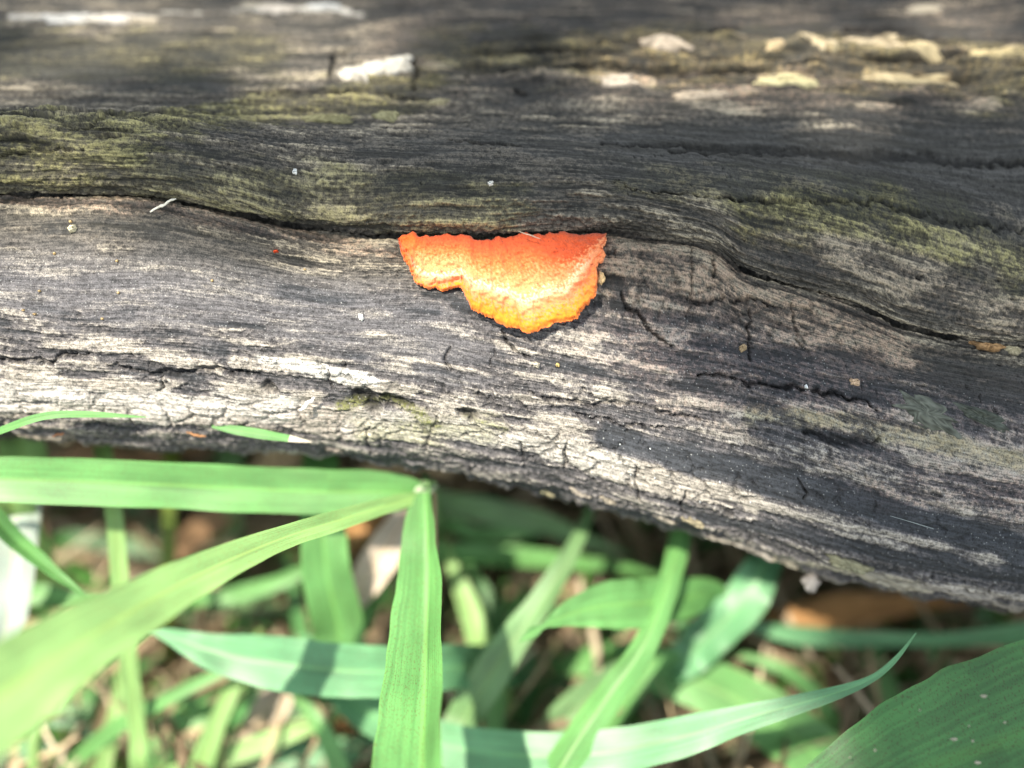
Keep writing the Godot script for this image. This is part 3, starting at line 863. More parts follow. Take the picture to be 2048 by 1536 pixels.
			if noises.micro.get_noise_2d(p.x * 1.9 + 90.0, p.y * 1.9) > 0.86:
				sh *= 0.5
			c.append(Color(minf(x.r * sh, 0.95), x.g * sh, x.b * sh))
			var zu := lerpf(-6.0, z - 0.25, pow(f, 1.6))
			under.append(W(Vector3(p.x * k, p.y * k - 0.4 * (1.0 - f), zu)) - base)
			uc.append(Color(0.75, 0.16, 0.02))
	var o := thing("bracket_fungus", "orange red bracket fungus growing from the crack of the log", "fungus", base)
	var m := StandardMaterial3D.new()
	m.vertex_color_use_as_albedo = true
	m.roughness = 0.85
	m.rim_enabled = true
	m.rim = 0.25
	var cap := part("cap", grid_mesh(v, nu, nv, PackedVector2Array(), c), m, o)
	cap.set_meta("label", "velvety cap with a pale ring and yellow orange margin")
	part("pore_surface", grid_mesh(under, nu, nv, PackedVector2Array(), uc), m, o)


# ---------------------------------------------------------------- grass

func leaf_mat(key: String) -> StandardMaterial3D:
	return mats[key]


func make_leaf_mats() -> void:
	# veins that run along the blade: stripes across u, uneven along v
	var img := Image.create(128, 512, false, Image.FORMAT_RGB8)
	var hi := Image.create(128, 512, false, Image.FORMAT_RF)
	var n: FastNoiseLite = noises.grain
	var f: FastNoiseLite = noises.spot
	for y in 512:
		for x in 128:
			var st := n.get_noise_2d(x * 0.11 + 0.6 * sin(y * 0.0123), y * 0.0008) + 0.5 * n.get_noise_2d(x * 0.5 + 70.0, y * 0.001)
			var bl := f.get_noise_2d(x * 0.008, y * 0.006)
			var sp := 1.0 if f.get_noise_2d(x * 0.35 + 90.0, y * 0.2) < 0.47 else 0.0
			var e := absf(x - 63.5) / 63.5
			var v := 0.88 + 0.10 * st + 0.12 * bl
			var yellow := smoothstep(0.14, 0.02, e) * 0.12 + smoothstep(0.95, 1.0, e) * 0.08
			var r := v + yellow
			var g := v + yellow * 0.7
			var b := v + yellow * 0.2
			if sp < 0.5:
				r = r * 0.85 + 0.12
				g = g * 0.72 + 0.03
				b *= 0.75
			img.set_pixel(x, y, Color(clampf(r, 0, 1), clampf(g, 0, 1), clampf(b, 0, 1)))
			hi.set_pixel(x, y, Color(0.5 + 0.5 * st, 0, 0))
	var t := ImageTexture.create_from_image(img)
	var th := ImageTexture.create_from_image(hi)
	for k in LEAF_COLORS:
		var c: Array = LEAF_COLORS[k]
		var m := StandardMaterial3D.new()
		m.albedo_color = col(c[0], c[1], c[2])
		m.albedo_texture = t
		m.heightmap_enabled = true
		m.heightmap_texture = th
		m.heightmap_scale = 0.0025
		m.roughness = c[3]
		m.metallic_specular = 0.45
		if c[4] > 0:
			m.backlight_enabled = true
			m.backlight = Color(c[4], c[4], c[4])
		m.cull_mode = BaseMaterial3D.CULL_DISABLED
		mats[k] = m


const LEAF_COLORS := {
	"green": [0.140, 0.365, 0.108, 0.48, 0.55], "teal": [0.135, 0.355, 0.165, 0.44, 0.45], "lime": [0.310, 0.555, 0.185, 0.50, 0.6], "deep": [0.050, 0.165, 0.042, 0.5, 0.4], "pale": [0.60, 0.74, 0.64, 0.35, 0.4],  # pale holds sun glare put into a blade colour
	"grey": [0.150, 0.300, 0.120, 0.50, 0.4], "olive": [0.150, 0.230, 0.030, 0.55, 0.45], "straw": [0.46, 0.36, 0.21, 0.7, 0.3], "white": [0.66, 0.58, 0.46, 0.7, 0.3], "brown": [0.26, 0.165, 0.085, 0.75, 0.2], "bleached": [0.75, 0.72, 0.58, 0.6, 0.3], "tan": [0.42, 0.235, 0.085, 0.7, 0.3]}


func leaf_mesh(pts: Array, roll: float, fold: float, origin: Vector3, wave: float, seed_: int, across := 11) -> ArrayMesh:
	var n: FastNoiseLite = noises.warp
	var steps := 12 * (pts.size() - 1)
	var v := PackedVector3Array()
	var uv := PackedVector2Array()
	var long := 0.0
	var prev := Vector3.ZERO
	for i in steps + 1:
		var f := float(i) / steps * (pts.size() - 1)
		var k := mini(int(f), pts.size() - 2)
		var p := four(pts, k, f - k)
		var q := four(pts, k, minf(f - k + 0.05, 1.0))
		var o := four(pts, k, maxf(f - k - 0.05, 0.0))
		var at := Vector3(p.x, p.y, p.z)
		var tan := Vector3(q.x - o.x, q.y - o.y, q.z - o.z).normalized()
		var out := (Vector3(0, 0, REACH) - at).normalized()
		var right := tan.cross(out).normalized()
		var nrm := right.cross(tan).normalized()
		var ro := deg_to_rad(roll + 7.0 * n.get_noise_1d(i * 0.05 + seed_ * 11.0))
		var r2 := right * cos(ro) + nrm * sin(ro)
		var n2 := nrm * cos(ro) - right * sin(ro)
		var fo := deg_to_rad(fold)
		if i:
			long += at.distance_to(prev)
		prev = at
		for j in across:
			var e := 2.0 * j / (across - 1) - 1.0
			var w := maxf(p.w, 0.05) * 0.5 * (1.0 + 0.03 * n.get_noise_2d(i * 0.16 + seed_ * 3.0, signf(e) * 5.0))
			var lift := sin(fo) * absf(e) * w + wave * absf(e) * n.get_noise_2d(i * 0.11 + seed_ * 5.0, signf(e) * 9.0) * minf(w, 4.0)
			v.append(W(at + r2 * (e * w * cos(fo)) + n2 * (lift - 0.06 * w * e * e)) - origin)
			uv.append(Vector2(0.5 + 0.5 * e, long * 0.012 + seed_ * 0.137))
	return grid_mesh(v, across, steps + 1, uv)


func four(p: Array, k: int, f: float) -> Vector4:
	var a: Vector4 = p[maxi(k - 1, 0)]
	var b: Vector4 = p[k]
	var c: Vector4 = p[k + 1]
	var d: Vector4 = p[mini(k + 2, p.size() - 1)]
	return 0.5 * (2.0 * b + (c - a) * f + (2.0 * a - 5.0 * b + 4.0 * c - d) * f * f + (3.0 * b - a - 3.0 * c + d) * f * f * f)


# carries the root of a blade down to the ground (the first point is the root)
func rooted(pts: Array) -> Array:
	var a: Vector4 = pts[0]
	var b: Vector4 = pts[1]
	var w := W(Vector3(a.x, a.y, a.z))
	if w.y < 0.004:
		return pts
	var dir := Vector2(a.x - b.x, 0).normalized() * 8.0
	var low := frame.inverse() * (Vector3(w.x + dir.x * 0.001, -0.003, w.z + 0.004) - Vector3(0, LIFT, 0)) * 1000.0
	return [Vector4(low.x, low.y, low.z, a.w * 0.6)] + pts


func blade(label: String, mat: String, pts: Array, roll := 0.0, fold := 12.0, wave := 0.12, root := true, called := "grass_shoot", category := "grass shoot") -> void:
	var p := rooted(pts) if root else pts
	var at := W(Vector3(p[0].x, p[0].y, p[0].z))
	var id: int = used.get("seed", 0)
	used["seed"] = id + 1
	var m := leaf_mesh(p, roll, fold, at, wave, id)
	if called == "dry_leaf":
		solo(called, m, leaf_mat(mat), at, label, category)
	else:
		part("leaf_blade", m, leaf_mat(mat), thing(called, label, category, at))


func midrib(pts: Array, roll: float, origin: Vector3, wide: float) -> ArrayMesh:
	# a slim raised rib down the middle of a blade
	var line := []
	for p in pts:
		line.append(Vector4(p.x, p.y, p.z + 0.12, wide))
	return leaf_mesh(line, roll, -25.0, origin, 0.0, 3, 5)


# ---------------------------------------------------------------- the scene

func _ready() -> void:
	frame = Basis(Vector3.RIGHT, deg_to_rad(-LEAN))
	# camera, looking down on the face of the log
	var cam := Camera3D.new()
	cam.name = "camera"
	var eye := CameraAttributesPhysical.new()
	eye.frustum_focal_length = 32.0
	eye.frustum_focus_distance = 0.2
	eye.frustum_near = 0.01
	eye.frustum_far = 100.0
	eye.exposure_aperture = 2.4
	cam.attributes = eye
	cam.fov = rad_to_deg(2.0 * atan(75.0 / REACH))
	cam.near = 0.01
	cam.far = 100.0
	cam.transform = Transform3D(frame, W(Vector3(0, 0, REACH)))
	add_child(cam)
	cam.current = true
	# sky
	var world := WorldEnvironment.new()
	world.name = "world"
	var e := Environment.new()
	e.background_mode = Environment.BG_SKY
	var sky := ProceduralSkyMaterial.new()
	sky.sky_top_color = Color(0.72, 0.755, 0.79)
	sky.sky_horizon_color = Color(0.90, 0.91, 0.90)
	sky.sky_curve = 0.2
	sky.ground_bottom_color = Color(0.22, 0.25, 0.14)
	sky.ground_horizon_color = Color(0.45, 0.5, 0.4)
	e.sky = Sky.new()
	e.sky.sky_material = sky
	e.tonemap_mode = Environment.TONE_MAPPER_LINEAR
	e.tonemap_exposure = 2.5
	e.sdfgi_enabled = true
	e.ssao_enabled = true
	e.ssil_enabled = true
	world.environment = e
	add_child(world)
	# sun, high and a little to the left
	var sun := DirectionalLight3D.new()
	sun.name = "sun"
	sun.light_energy = 1.3
	sun.light_color = Color(1.0, 0.96, 0.89)
	sun.light_angular_distance = 1.2
	sun.shadow_enabled = true
	var to_sun := frame * Vector3(-0.37, 0.41, 0.835).normalized()
	add_child(sun)
	sun.look_at_from_position(to_sun, Vector3.ZERO, Vector3(0, 0, 1))

	noise("warp", FastNoiseLite.TYPE_SIMPLEX_SMOOTH, 1, 11)
	noise("grain", FastNoiseLite.TYPE_SIMPLEX, 3, 23)
	noise("fibre", FastNoiseLite.TYPE_SIMPLEX, 2, 37)
	noise("patch", FastNoiseLite.TYPE_SIMPLEX, 4, 41)
	noise("spot", FastNoiseLite.TYPE_SIMPLEX, 3, 53)
	noise("micro", FastNoiseLite.TYPE_SIMPLEX, 1, 61)
	noise("cell", FastNoiseLite.TYPE_CELLULAR, 1, 71)
	noises.cell.cellular_return_type = FastNoiseLite.RETURN_DISTANCE2_SUB
	noises.cell.cellular_jitter = 1.0

	build_ground()
	build_tree(to_sun)
	measure_ring()
	paint_log()
	var wood := build_log()
	build_scraps(wood)
	build_fungus()
	make_leaf_mats()
	build_grass()
	build_litter()


func build_ground() -> void:
	var m := StandardMaterial3D.new()
	var t := NoiseTexture2D.new()
	t.width = 1024
	t.height = 1024
	t.seamless = true
	var n := FastNoiseLite.new()
	n.seed = 5
	n.frequency = 0.02
	n.fractal_octaves = 5
	t.noise = n
	var ramp := Gradient.new()
	ramp.offsets = PackedFloat32Array([0.2, 0.5, 0.8])
	ramp.colors = PackedColorArray([col(0.04, 0.03, 0.02), col(0.13, 0.10, 0.065), col(0.24, 0.185, 0.115)])
	t.color_ramp = ramp
	m.albedo_texture = t
	m.uv1_scale = Vector3(4, 4, 4)
	m.uv1_triplanar = true
	m.roughness = 1.0
	# near the log the soil is lumpy; it goes on flat to the horizon
	var v := PackedVector3Array()
	var k := 121
	var w: FastNoiseLite = noises.spot
	for j in k:
		for i in k:
			var fx := (i - 60) / 60.0
			var fz := (j - 60) / 60.0
			var x := 0.35 * fx + signf(fx) * 40.0 * pow(absf(fx), 12.0)
			var z := 0.35 * fz + signf(fz) * 40.0 * pow(absf(fz), 12.0)
			v.append(Vector3(x, 0.006 * w.get_noise_2d(x * 30.0, z * 30.0), -z))
	solo("ground", grid_mesh(v, k, k), m, Vector3(0, 0, 0), "dark soil beneath the grass and litter", "ground", "", "structure")


func build_tree(to_sun: Vector3) -> void:
	# the leafy bough, out of sight above, whose shade lies over the top and the right of the log
	rng.seed = 77
	var back := frame.inverse() * to_sun
	var root := Vector3(-0.55, 0, -0.75)
	var o := thing("tree", "small leafy tree leaning over the log, out of sight above", "tree", root)
	var st := PackedVector3Array()
	var path := [Vector3(0, -0.02, 0), Vector3(0.02, 0.3, 0.02), Vector3(0.08, 0.62, 0.12), Vector3(0.25, 0.86, 0.35), Vector3(0.55, 0.95, 0.55), Vector3(0.8, 0.93, 0.7)]
	for i in path.size():
		for j in 10:
			var a := TAU * j / 10.0
			var r := 0.022 - 0.0036 * i
			var d: Vector3 = ((path[mini(i + 1, 5)] as Vector3) - (path[maxi(i - 1, 0)] as Vector3)).normalized()
			var side := d.cross(Vector3(0.3, 0.1, -1)).normalized()
			st.append(path[i] + (side * cos(a) + d.cross(side) * sin(a)) * r)
	var bark := StandardMaterial3D.new()
	bark.albedo_color = col(0.12, 0.09, 0.06)
	bark.roughness = 0.9
	part("trunk", grid_mesh(st, 10, path.size(), PackedVector2Array(), PackedColorArray(), true), bark, o)
	var leaf := StandardMaterial3D.new()
	leaf.albedo_color = col(0.07, 0.16, 0.035)
	leaf.roughness = 0.5
	leaf.cull_mode = BaseMaterial3D.CULL_DISABLED
	leaf.backlight_enabled = true
	leaf.backlight = Color(0.3, 0.3, 0.3)
	var s := SurfaceTool.new()
	s.begin(Mesh.PRIMITIVE_TRIANGLES)
	var gaps := [[Vector3(56.4, 73.6, -24.0), 3.0], [Vector3(67.4, 74.2, -24.0), 4.0], [Vector3(79.4, 73.1, -24.0), 6.0], [Vector3(88.2, 67.6, -24.0), 7.0], [Vector3(59.7, 66.3, -24.0), 4.5], [Vector3(24.7, 66.0, -24.0), 3.0], [Vector3(43.3, 61.6, -24.0), 4.5], [Vector3(34.6, 73.6, -24.0), 4.0], [Vector3(106.8, 71.8, -24.0), 4.0], [Vector3(-30.0, 68.7, -24.0), 5.5], [Vector3(-95.6, 79.6, -24.0), 8.0], [Vector3(-81.4, 79.1, -24.0), 5.0], [Vector3(-46.4, 81.8, -24.0), 8.0], [Vector3(90.3, 81.8, -24.0), 4.0]]
	for g in gaps:
		var g3: Vector3 = g[0]
		g3 += back * ((-6.0 - g3.z) / back.z)
		g[0] = Vector2(g3.x, g3.y)
	var count := 0
	for k in 4000:
		var x := rng.randf_range(-230.0, 260.0)
		var y := rng.randf_range(-130.0, 150.0)
		var size := rng.randf_range(11.0, 20.0)
		var edge := shade_edge(x)
		if y < edge + size * 0.55 + rng.randf_range(0.0, 4.0):
			continue
		var bad := false
		for g in gaps:
			if (g[0] as Vector2).distance_to(Vector2(x, y)) < g[1] * 1.35 + size * 0.9:
				bad = true
		if bad:
			continue
		count += 1
		if count > 620:
			break
		var q := W(Vector3(x, y, -6.0) + back * rng.randf_range(650.0, 900.0)) - root
		var nrm := (to_sun + Vector3(rng.randfn(0, 0.4), rng.randfn(0, 0.4), rng.randfn(0, 0.4))).normalized()
		var a := nrm.cross(Vector3(rng.randfn(), rng.randfn(), rng.randfn())).normalized()
		var b := nrm.cross(a)
		var tip := q + a * size * 0.0015
		var butt := q - a * size * 0.0011
		var l := q + b * size * 0.0008 + nrm * size * 0.0001
		var r := q - b * size * 0.0008 + nrm * size * 0.0001
		var tl := q + a * size * 0.0009 + b * size * 0.0005
		var tr := q + a * size * 0.0009 - b * size * 0.0005
		for p in [butt, l, q, q, l, tl, q, tl, tip, q, tip, tr, q, tr, r, q, r, butt]:
			s.add_vertex(p)
	s.generate_normals()
	var crown := part("crown", s.commit(), leaf, o)
	crown.set_meta("kind", "stuff")


func shade_edge(x: float) -> float:
	var line := [Vector2(-393.0, 32.0), Vector2(-100.0, 28.6), Vector2(-51.2, 28.6), Vector2(-12.1, 28.3), Vector2(2.5, 25.0), Vector2(12.3, 21.5), Vector2(20.1, 20.3), Vector2(26.0, 11.5), Vector2(36.7, -5.1), Vector2(54.3, -22.7), Vector2(66.0, -42.2), Vector2(71.9, -81.2), Vector2(75.8, -178.9)]
	for k in range(1, line.size()):
		if x <= line[k].x:
			return lerpf(line[k - 1].y, line[k].y, (x - line[k - 1].x) / (line[k].x - line[k - 1].x))
	return -200.0


func build_scraps(wood: Node3D) -> void:
	# flakes of bark that still cling to the log's lower edge and face
	var pale := Color(0.26, 0.235, 0.195)
	var list := [
		[Vector2(30.1, -27.1), 4.6, 1.7, -0.30, 0.5, pale], [Vector2(35.2, -26.6), 4.0, 1.2, -0.2, 0.4, Color(0.24, 0.21, 0.14)], [Vector2(40.6, -30.1), 7.0, 1.9, -0.28, 0.7, pale], [Vector2(47.3, -32.2), 8.0, 2.2, -0.30, 0.8, Color(0.24, 0.22, 0.19)],
		[Vector2(53.5, -34.8), 6.0, 2.4, -0.35, 0.9, Color(0.24, 0.22, 0.17)], [Vector2(66.0, -35.5), 9.0, 2.8, -0.15, 0.8, Color(0.24, 0.23, 0.15)], [Vector2(74.8, -39.1), 13.0, 3.4, -0.14, 1.0, Color(0.26, 0.24, 0.19)], [Vector2(88.5, -40.8), 12.0, 2.6, -0.12, 0.9, Color(0.24, 0.22, 0.19)],
		[Vector2(98.2, -43.0), 8.0, 2.2, -0.1, 0.8, pale], [Vector2(6.9, -21.1), 2.6, 1.0, -0.2, 0.5, Color(0.29, 0.26, 0.16)], [Vector2(13.3, -21.2), 3.4, 0.9, -0.2, 0.4, Color(0.27, 0.24, 0.20)], [Vector2(18.8, -22.7), 3.2, 1.1, -0.25, 0.4, Color(0.27, 0.24, 0.19)],
		[Vector2(-91.2, -10.2), 10.0, 2.4, -0.10, 0.9, Color(0.24, 0.21, 0.17)], [Vector2(-84.4, -11.3), 8.0, 1.9, -0.35, 0.7, Color(0.24, 0.19, 0.13)], [Vector2(-34.6, -12.7), 3.4, 2.0, 0.0, 0.6, Color(0.26, 0.22, 0.19)], [Vector2(-96.1, -8.0), 5.0, 2.0, 0.1, 0.7, pale],
		[Vector2(-30.5, 60.2), 6.0, 4.2, 0.1, 1.3, Color(0.45, 0.42, 0.36)], [Vector2(-23.0, 61.7), 7.5, 5.2, 0.06, 1.4, Color(0.42, 0.40, 0.35)], [Vector2(50.9, 65.4), 3.4, 2.0, 0.3, 0.9, Color(0.40, 0.32, 0.20)], [Vector2(59.2, 66.2), 7.5, 2.2, -0.55, 1.1, Color(0.40, 0.34, 0.23)],
		[Vector2(69.9, 65.6), 13.0, 2.8, -0.1, 1.3, Color(0.38, 0.32, 0.22)], [Vector2(79.7, 64.1), 9.0, 1.9, -0.3, 1.1, Color(0.38, 0.32, 0.20)], [Vector2(77.2, 59.4), 17.0, 2.4, 0.02, 1.2, Color(0.42, 0.35, 0.22)], [Vector2(53.5, 58.8), 12.0, 2.2, -0.05, 1.2, Color(0.38, 0.35, 0.21)],
		[Vector2(21.1, 58.8), 8.0, 2.0, -0.08, 0.9, Color(0.40, 0.35, 0.29)], [Vector2(36.7, 55.7), 11.0, 2.4, 0.06, 0.9, Color(0.36, 0.30, 0.23)], [Vector2(30.4, 65.4), 11.0, 2.8, -0.12, 1.0, Color(0.36, 0.31, 0.25)],
		[Vector2(93.8, 63.8), 10.0, 2.6, 0.05, 0.9, Color(0.34, 0.29, 0.17)], [Vector2(80.2, 72.9), 8.0, 1.8, 0.1, 1.0, Color(0.37, 0.33, 0.26)], [Vector2(-45.3, 73.0), 8.0, 2.2, 0.0, 0.9, Color(0.40, 0.37, 0.33)], [Vector2(-36.5, 73.2), 7.0, 2.4, 0.0, 0.9, Color(0.35, 0.36, 0.36)],
		[Vector2(-87.3, 71.3), 9.0, 2.2, 0.0, 0.8, Color(0.37, 0.37, 0.36)], [Vector2(-77.5, 70.9), 7.0, 1.8, 0.0, 0.8, Color(0.40, 0.38, 0.35)], [Vector2(-35.5, 51.6), 9.0, 2.6, 0.05, 0.7, Color(0.19, 0.18, 0.10)], [Vector2(-24.8, 52.0), 5.0, 2.8, -0.1, 0.9, Color(0.22, 0.21, 0.12)],
		[Vector2(-14.1, 54.7), 4.0, 1.8, -0.1, 0.7, Color(0.24, 0.22, 0.14)], ]
	var k := 1
	for f in list:
		part("bark_flake", scrap(f[0], f[1], f[2], f[3], f[4] * 0.45, f[5], k, 0.3, log_at, 0.35), vertex_mat(0.85, 0.3), wood)
		k += 1
	part("lichen_crust", scrap(Vector2(80.7, -5.3), 12.0, 4.6, -0.25, 0.35, Color(0.11, 0.118, 0.098), 91, 0.25, log_at), vertex_mat(0.9, 0.2), wood)
	part("lichen_crust", scrap(Vector2(91.9, -6.8), 10.0, 3.0, -0.2, 0.3, Color(0.07, 0.078, 0.066), 92, 0.25, log_at), vertex_mat(0.9, 0.2), wood)
	var knob := part("bark_flake", lump(Vector3(63.4, -42.2, -17.0), Vector3(3.6, 4.2, 2.4), Color(0.30, 0.275, 0.25), 17, log_at), vertex_mat(0.85, 0.3), wood)
	knob.set_meta("label", "pale pointed scrap of bark hanging below the edge")
	# loose bits that lie on the wood
	bit("bark_chip", Vector2(92.6, 7.6), 6.0, 3.6, -0.15, 1.1, Color(0.30, 0.18, 0.085), 101, "orange brown chip of bark wedged in the crack at the right", "bark chip")
	bit("bark_chip", Vector2(97.5, 6.4), 3.4, 2.0, -0.5, 0.8, Color(0.34, 0.30, 0.20), 102, "small dull yellow chip right beside the orange brown bark chip", "bark chip")
	bit("wood_crumb", Vector2(45.0, 7.2), 1.5, 1.1, 0.6, 0.5, Color(0.30, 0.22, 0.13), 103, "tan square crumb below the crack right of the fungus", "wood crumb")
	bit("wood_crumb", Vector2(66.9, 0.2), 1.9, 1.2, 0.0, 0.5, Color(0.46, 0.33, 0.22), 104, "tan brick shaped crumb on the dark wood at the right", "wood crumb")
	bit("wood_crumb", Vector2(4.8, 4.0), 1.5, 1.1, -0.3, 0.6, Color(0.46, 0.42, 0.34), 105, "greyish crumb straight below the tip of the fungus", "wood crumb")
	bit("wood_crumb", Vector2(8.9, 4.0), 0.8, 0.8, 0.0, 0.5, Color(0.55, 0.40, 0.16), 106, "tiny yellow grain just right of the greyish crumb below the fungus", "wood crumb")
	bit("seed", Vector2(-85.9, 30.3), 1.7, 1.2, 0.6, 0.8, Color(0.58, 0.52, 0.36), 107, "pale oval seed under the long crack at the far left", "seed")
	bit("white_droplet", Vector2(57.4, -0.3), 0.6, 1.0, 0.0, 0.6, Color(0.85, 0.90, 0.90), 108, "tiny white speck on the dark wood right of the middle", "speck")
	bit("white_crumb", Vector2(-29.4, 12.8), 1.0, 1.6, 0.2, 0.6, Color(0.75, 0.74, 0.70), 109, "white crumb on the smooth grey wood left below the fungus", "crumb")
	bit("white_crumb", Vector2(-42.3, 41.0), 0.9, 0.9, 0.2, 0.6, Color(0.78, 0.80, 0.78), 110, "white round crumb on the olive wood above the long crack", "crumb")
	bit("white_crumb", Vector2(-4.2, 39.3), 1.1, 0.8, 0.2, 0.5, Color(0.66, 0.66, 0.62), 111, "whitish crumb on the dark wood above the fungus", "crumb")
	bit("red_crumb", Vector2(-46.1, 25.9), 1.0, 0.6, 0.4, 0.4, Color(0.62, 0.07, 0.02), 112, "tiny red crumb on the grey wood left of the fungus", "crumb")
	var n := 113
	for p in [Vector2(-77.1, 24.2), Vector2(-58.5, 20.1), Vector2(-76.8, 18.0), Vector2(-89.3, 25.6), Vector2(-95.3, 14.6), Vector2(-93.1, 13.7), Vector2(-40.4, 22.0), Vector2(-86.2, 31.8), Vector2(-92.2, 17.9), Vector2(-80.0, 12.5)]:
		bit("yellow_grain", p, 0.55, 0.45, 0.3, 0.3, Color(0.42, 0.30, 0.15), n, "tiny yellow grain on the smooth grey wood at the left", "grain", "yellow grains scattered on the left of the log")
		n += 1
	n = 140
	for p in [Vector2(18.6, -13.4), Vector2(21.1, -11.9), Vector2(27.0, -12.9), Vector2(19.7, -15.8), Vector2(23.2, -17.4), Vector2(27.9, -18.6), Vector2(32.8, -20.2), Vector2(15.2, -6.6), Vector2(16.8, -7.2), Vector2(36.7, -22.7), Vector2(40.6, -18.8), Vector2(46.5, -22.7)]:
		bit("white_grain", p, 0.28, 0.28, 0.3, 0.2, Color(0.60, 0.64, 0.66), n, "tiny white grain on the dark belt along the lower edge", "grain", "white grains on the dark lower belt")
		n += 1
	stick("twig", Vector3(-70.5, 33.5, 0.6), Vector3(-65.2, 36.0, 1.4), 0.55, Color(0.62, 0.60, 0.52), "short pale splinter stuck in the long crack at the left", "splinter")
	stick("white_husk", Vector3(-41.9, -5.1, -1.6), Vector3(-38.7, -2.7, -1.0), 0.8, Color(0.80, 0.80, 0.78), "white narrow husk lying on the bleached lower edge", "husk")
	stick("web_strand", Vector3(73.6, -25.7, 0.6), Vector3(97.6, -32.9, -8.0), 0.14, Color(0.30, 0.34, 0.34), "thin pale strand stretched along the lower right of the log", "strand")
	stick("plant_fibre", Vector3(1.1, 29.5, 2.4), Vector3(5.4, 28.0, 2.6), 0.22, Color(0.42, 0.34, 0.26), "short pale hair bent over the top edge of the fungus", "fibre")
	stick("orange_sliver", Vector3(-93.9, -10.8, -9.0), Vector3(-91.4, -10.0, -9.0), 0.5, Color(0.30, 0.13, 0.06), "thin orange sliver under the left end of the lower edge", "sliver")
	stick("orange_sliver", Vector3(-66.5, -10.0, -9.0), Vector3(-62.5, -10.8, -9.0), 0.5, Color(0.32, 0.16, 0.07), "thin orange sliver just left of the fallen grass tip", "sliver")
	var at := W(Vector3(17.3, 20.5, 1.0))
	solo("fungus_bud", lump(Vector3(17.3, 20.5, 1.0), Vector3(1.5, 2.5, 1.4), Color(0.60, 0.42, 0.22), 5, at), vertex_mat(0.8, 0.3), at, "small beige bud pressed against the right edge of the fungus", "fungus bud")


func bit(called: String, p: Vector2, wide: float, tall: float, turn: float, thick: float, color: Color, seed_: int, label: String, category: String, group := "") -> void:
	var q := spot(p)
	var at := W(skin(q.x, q.y)[0])
	solo(called, scrap(p, wide, tall, turn, thick, color, seed_, 0.18, at, 0.15), vertex_mat(0.8, 0.4), at, label, category, group)


func lump(mid: Vector3, size: Vector3, color: Color, seed_: int, origin: Vector3) -> ArrayMesh:
	var n: FastNoiseLite = noises.warp
	var v := PackedVector3Array()
	var c := PackedColorArray()
	for j in 15:
		for i in 20:
			var a := TAU * i / 20.0
			var b := PI * j / 14.0 - PI / 2
			var d := Vector3(cos(a) * cos(b), sin(b), sin(a) * cos(b))
			var r := 0.5 * (1.0 + 0.3 * n.get_noise_3d(d.x * 1.3 + seed_, d.y * 1.3, d.z * 1.3) + 0.09 * n.get_noise_3d(d.x * 5.0 + seed_, d.y * 5.0, d.z * 5.0))
			if d.y < 0:
				d.x *= 1.0 + d.y * 0.35
			v.append(W(mid + d * size * r) - origin)
			var sh := 1.0 + 0.6 * n.get_noise_3d(d.x * 7.0 + seed_, d.y * 7.0, d.z * 7.0)
			c.append(Color(color.r * sh, color.g * sh, color.b * sh))
	return grid_mesh(v, 20, 15, PackedVector2Array(), c, true)


func stick(called: String, a: Vector3, b: Vector3, wide: float, color: Color, label: String, category: String) -> void:
	var n: FastNoiseLite = noises.warp
	var v := PackedVector3Array()
	var c := PackedColorArray()
	var d := (b - a).normalized()
	var s := d.cross(Vector3(0, 0, 1)).normalized()
	var o := s.cross(d)
	for j in 25:
		var f := j / 24.0
		var r := wide * 0.5 * (0.15 + 0.85 * pow(sin(PI * clampf(f, 0.02, 0.98)), 0.4)) * (1.0 + 0.3 * n.get_noise_1d(f * 9.0 + a.x))
		var m := a.lerp(b, f) + s * n.get_noise_1d(f * 2.5 + a.y) * wide * 0.35
		for i in 8:
			var t := TAU * i / 8.0
			v.append(W(m + s * cos(t) * r + o * sin(t) * r * 0.7) - W(a))
			var sh := 1.0 + 0.5 * n.get_noise_2d(i * 0.8, f * 12.0 + a.x)
			c.append(Color(color.r * sh, color.g * sh, color.b * sh))
	solo(called, grid_mesh(v, 8, 25, PackedVector2Array(), c, true), vertex_mat(0.7, 0.4), W(a), label, category)

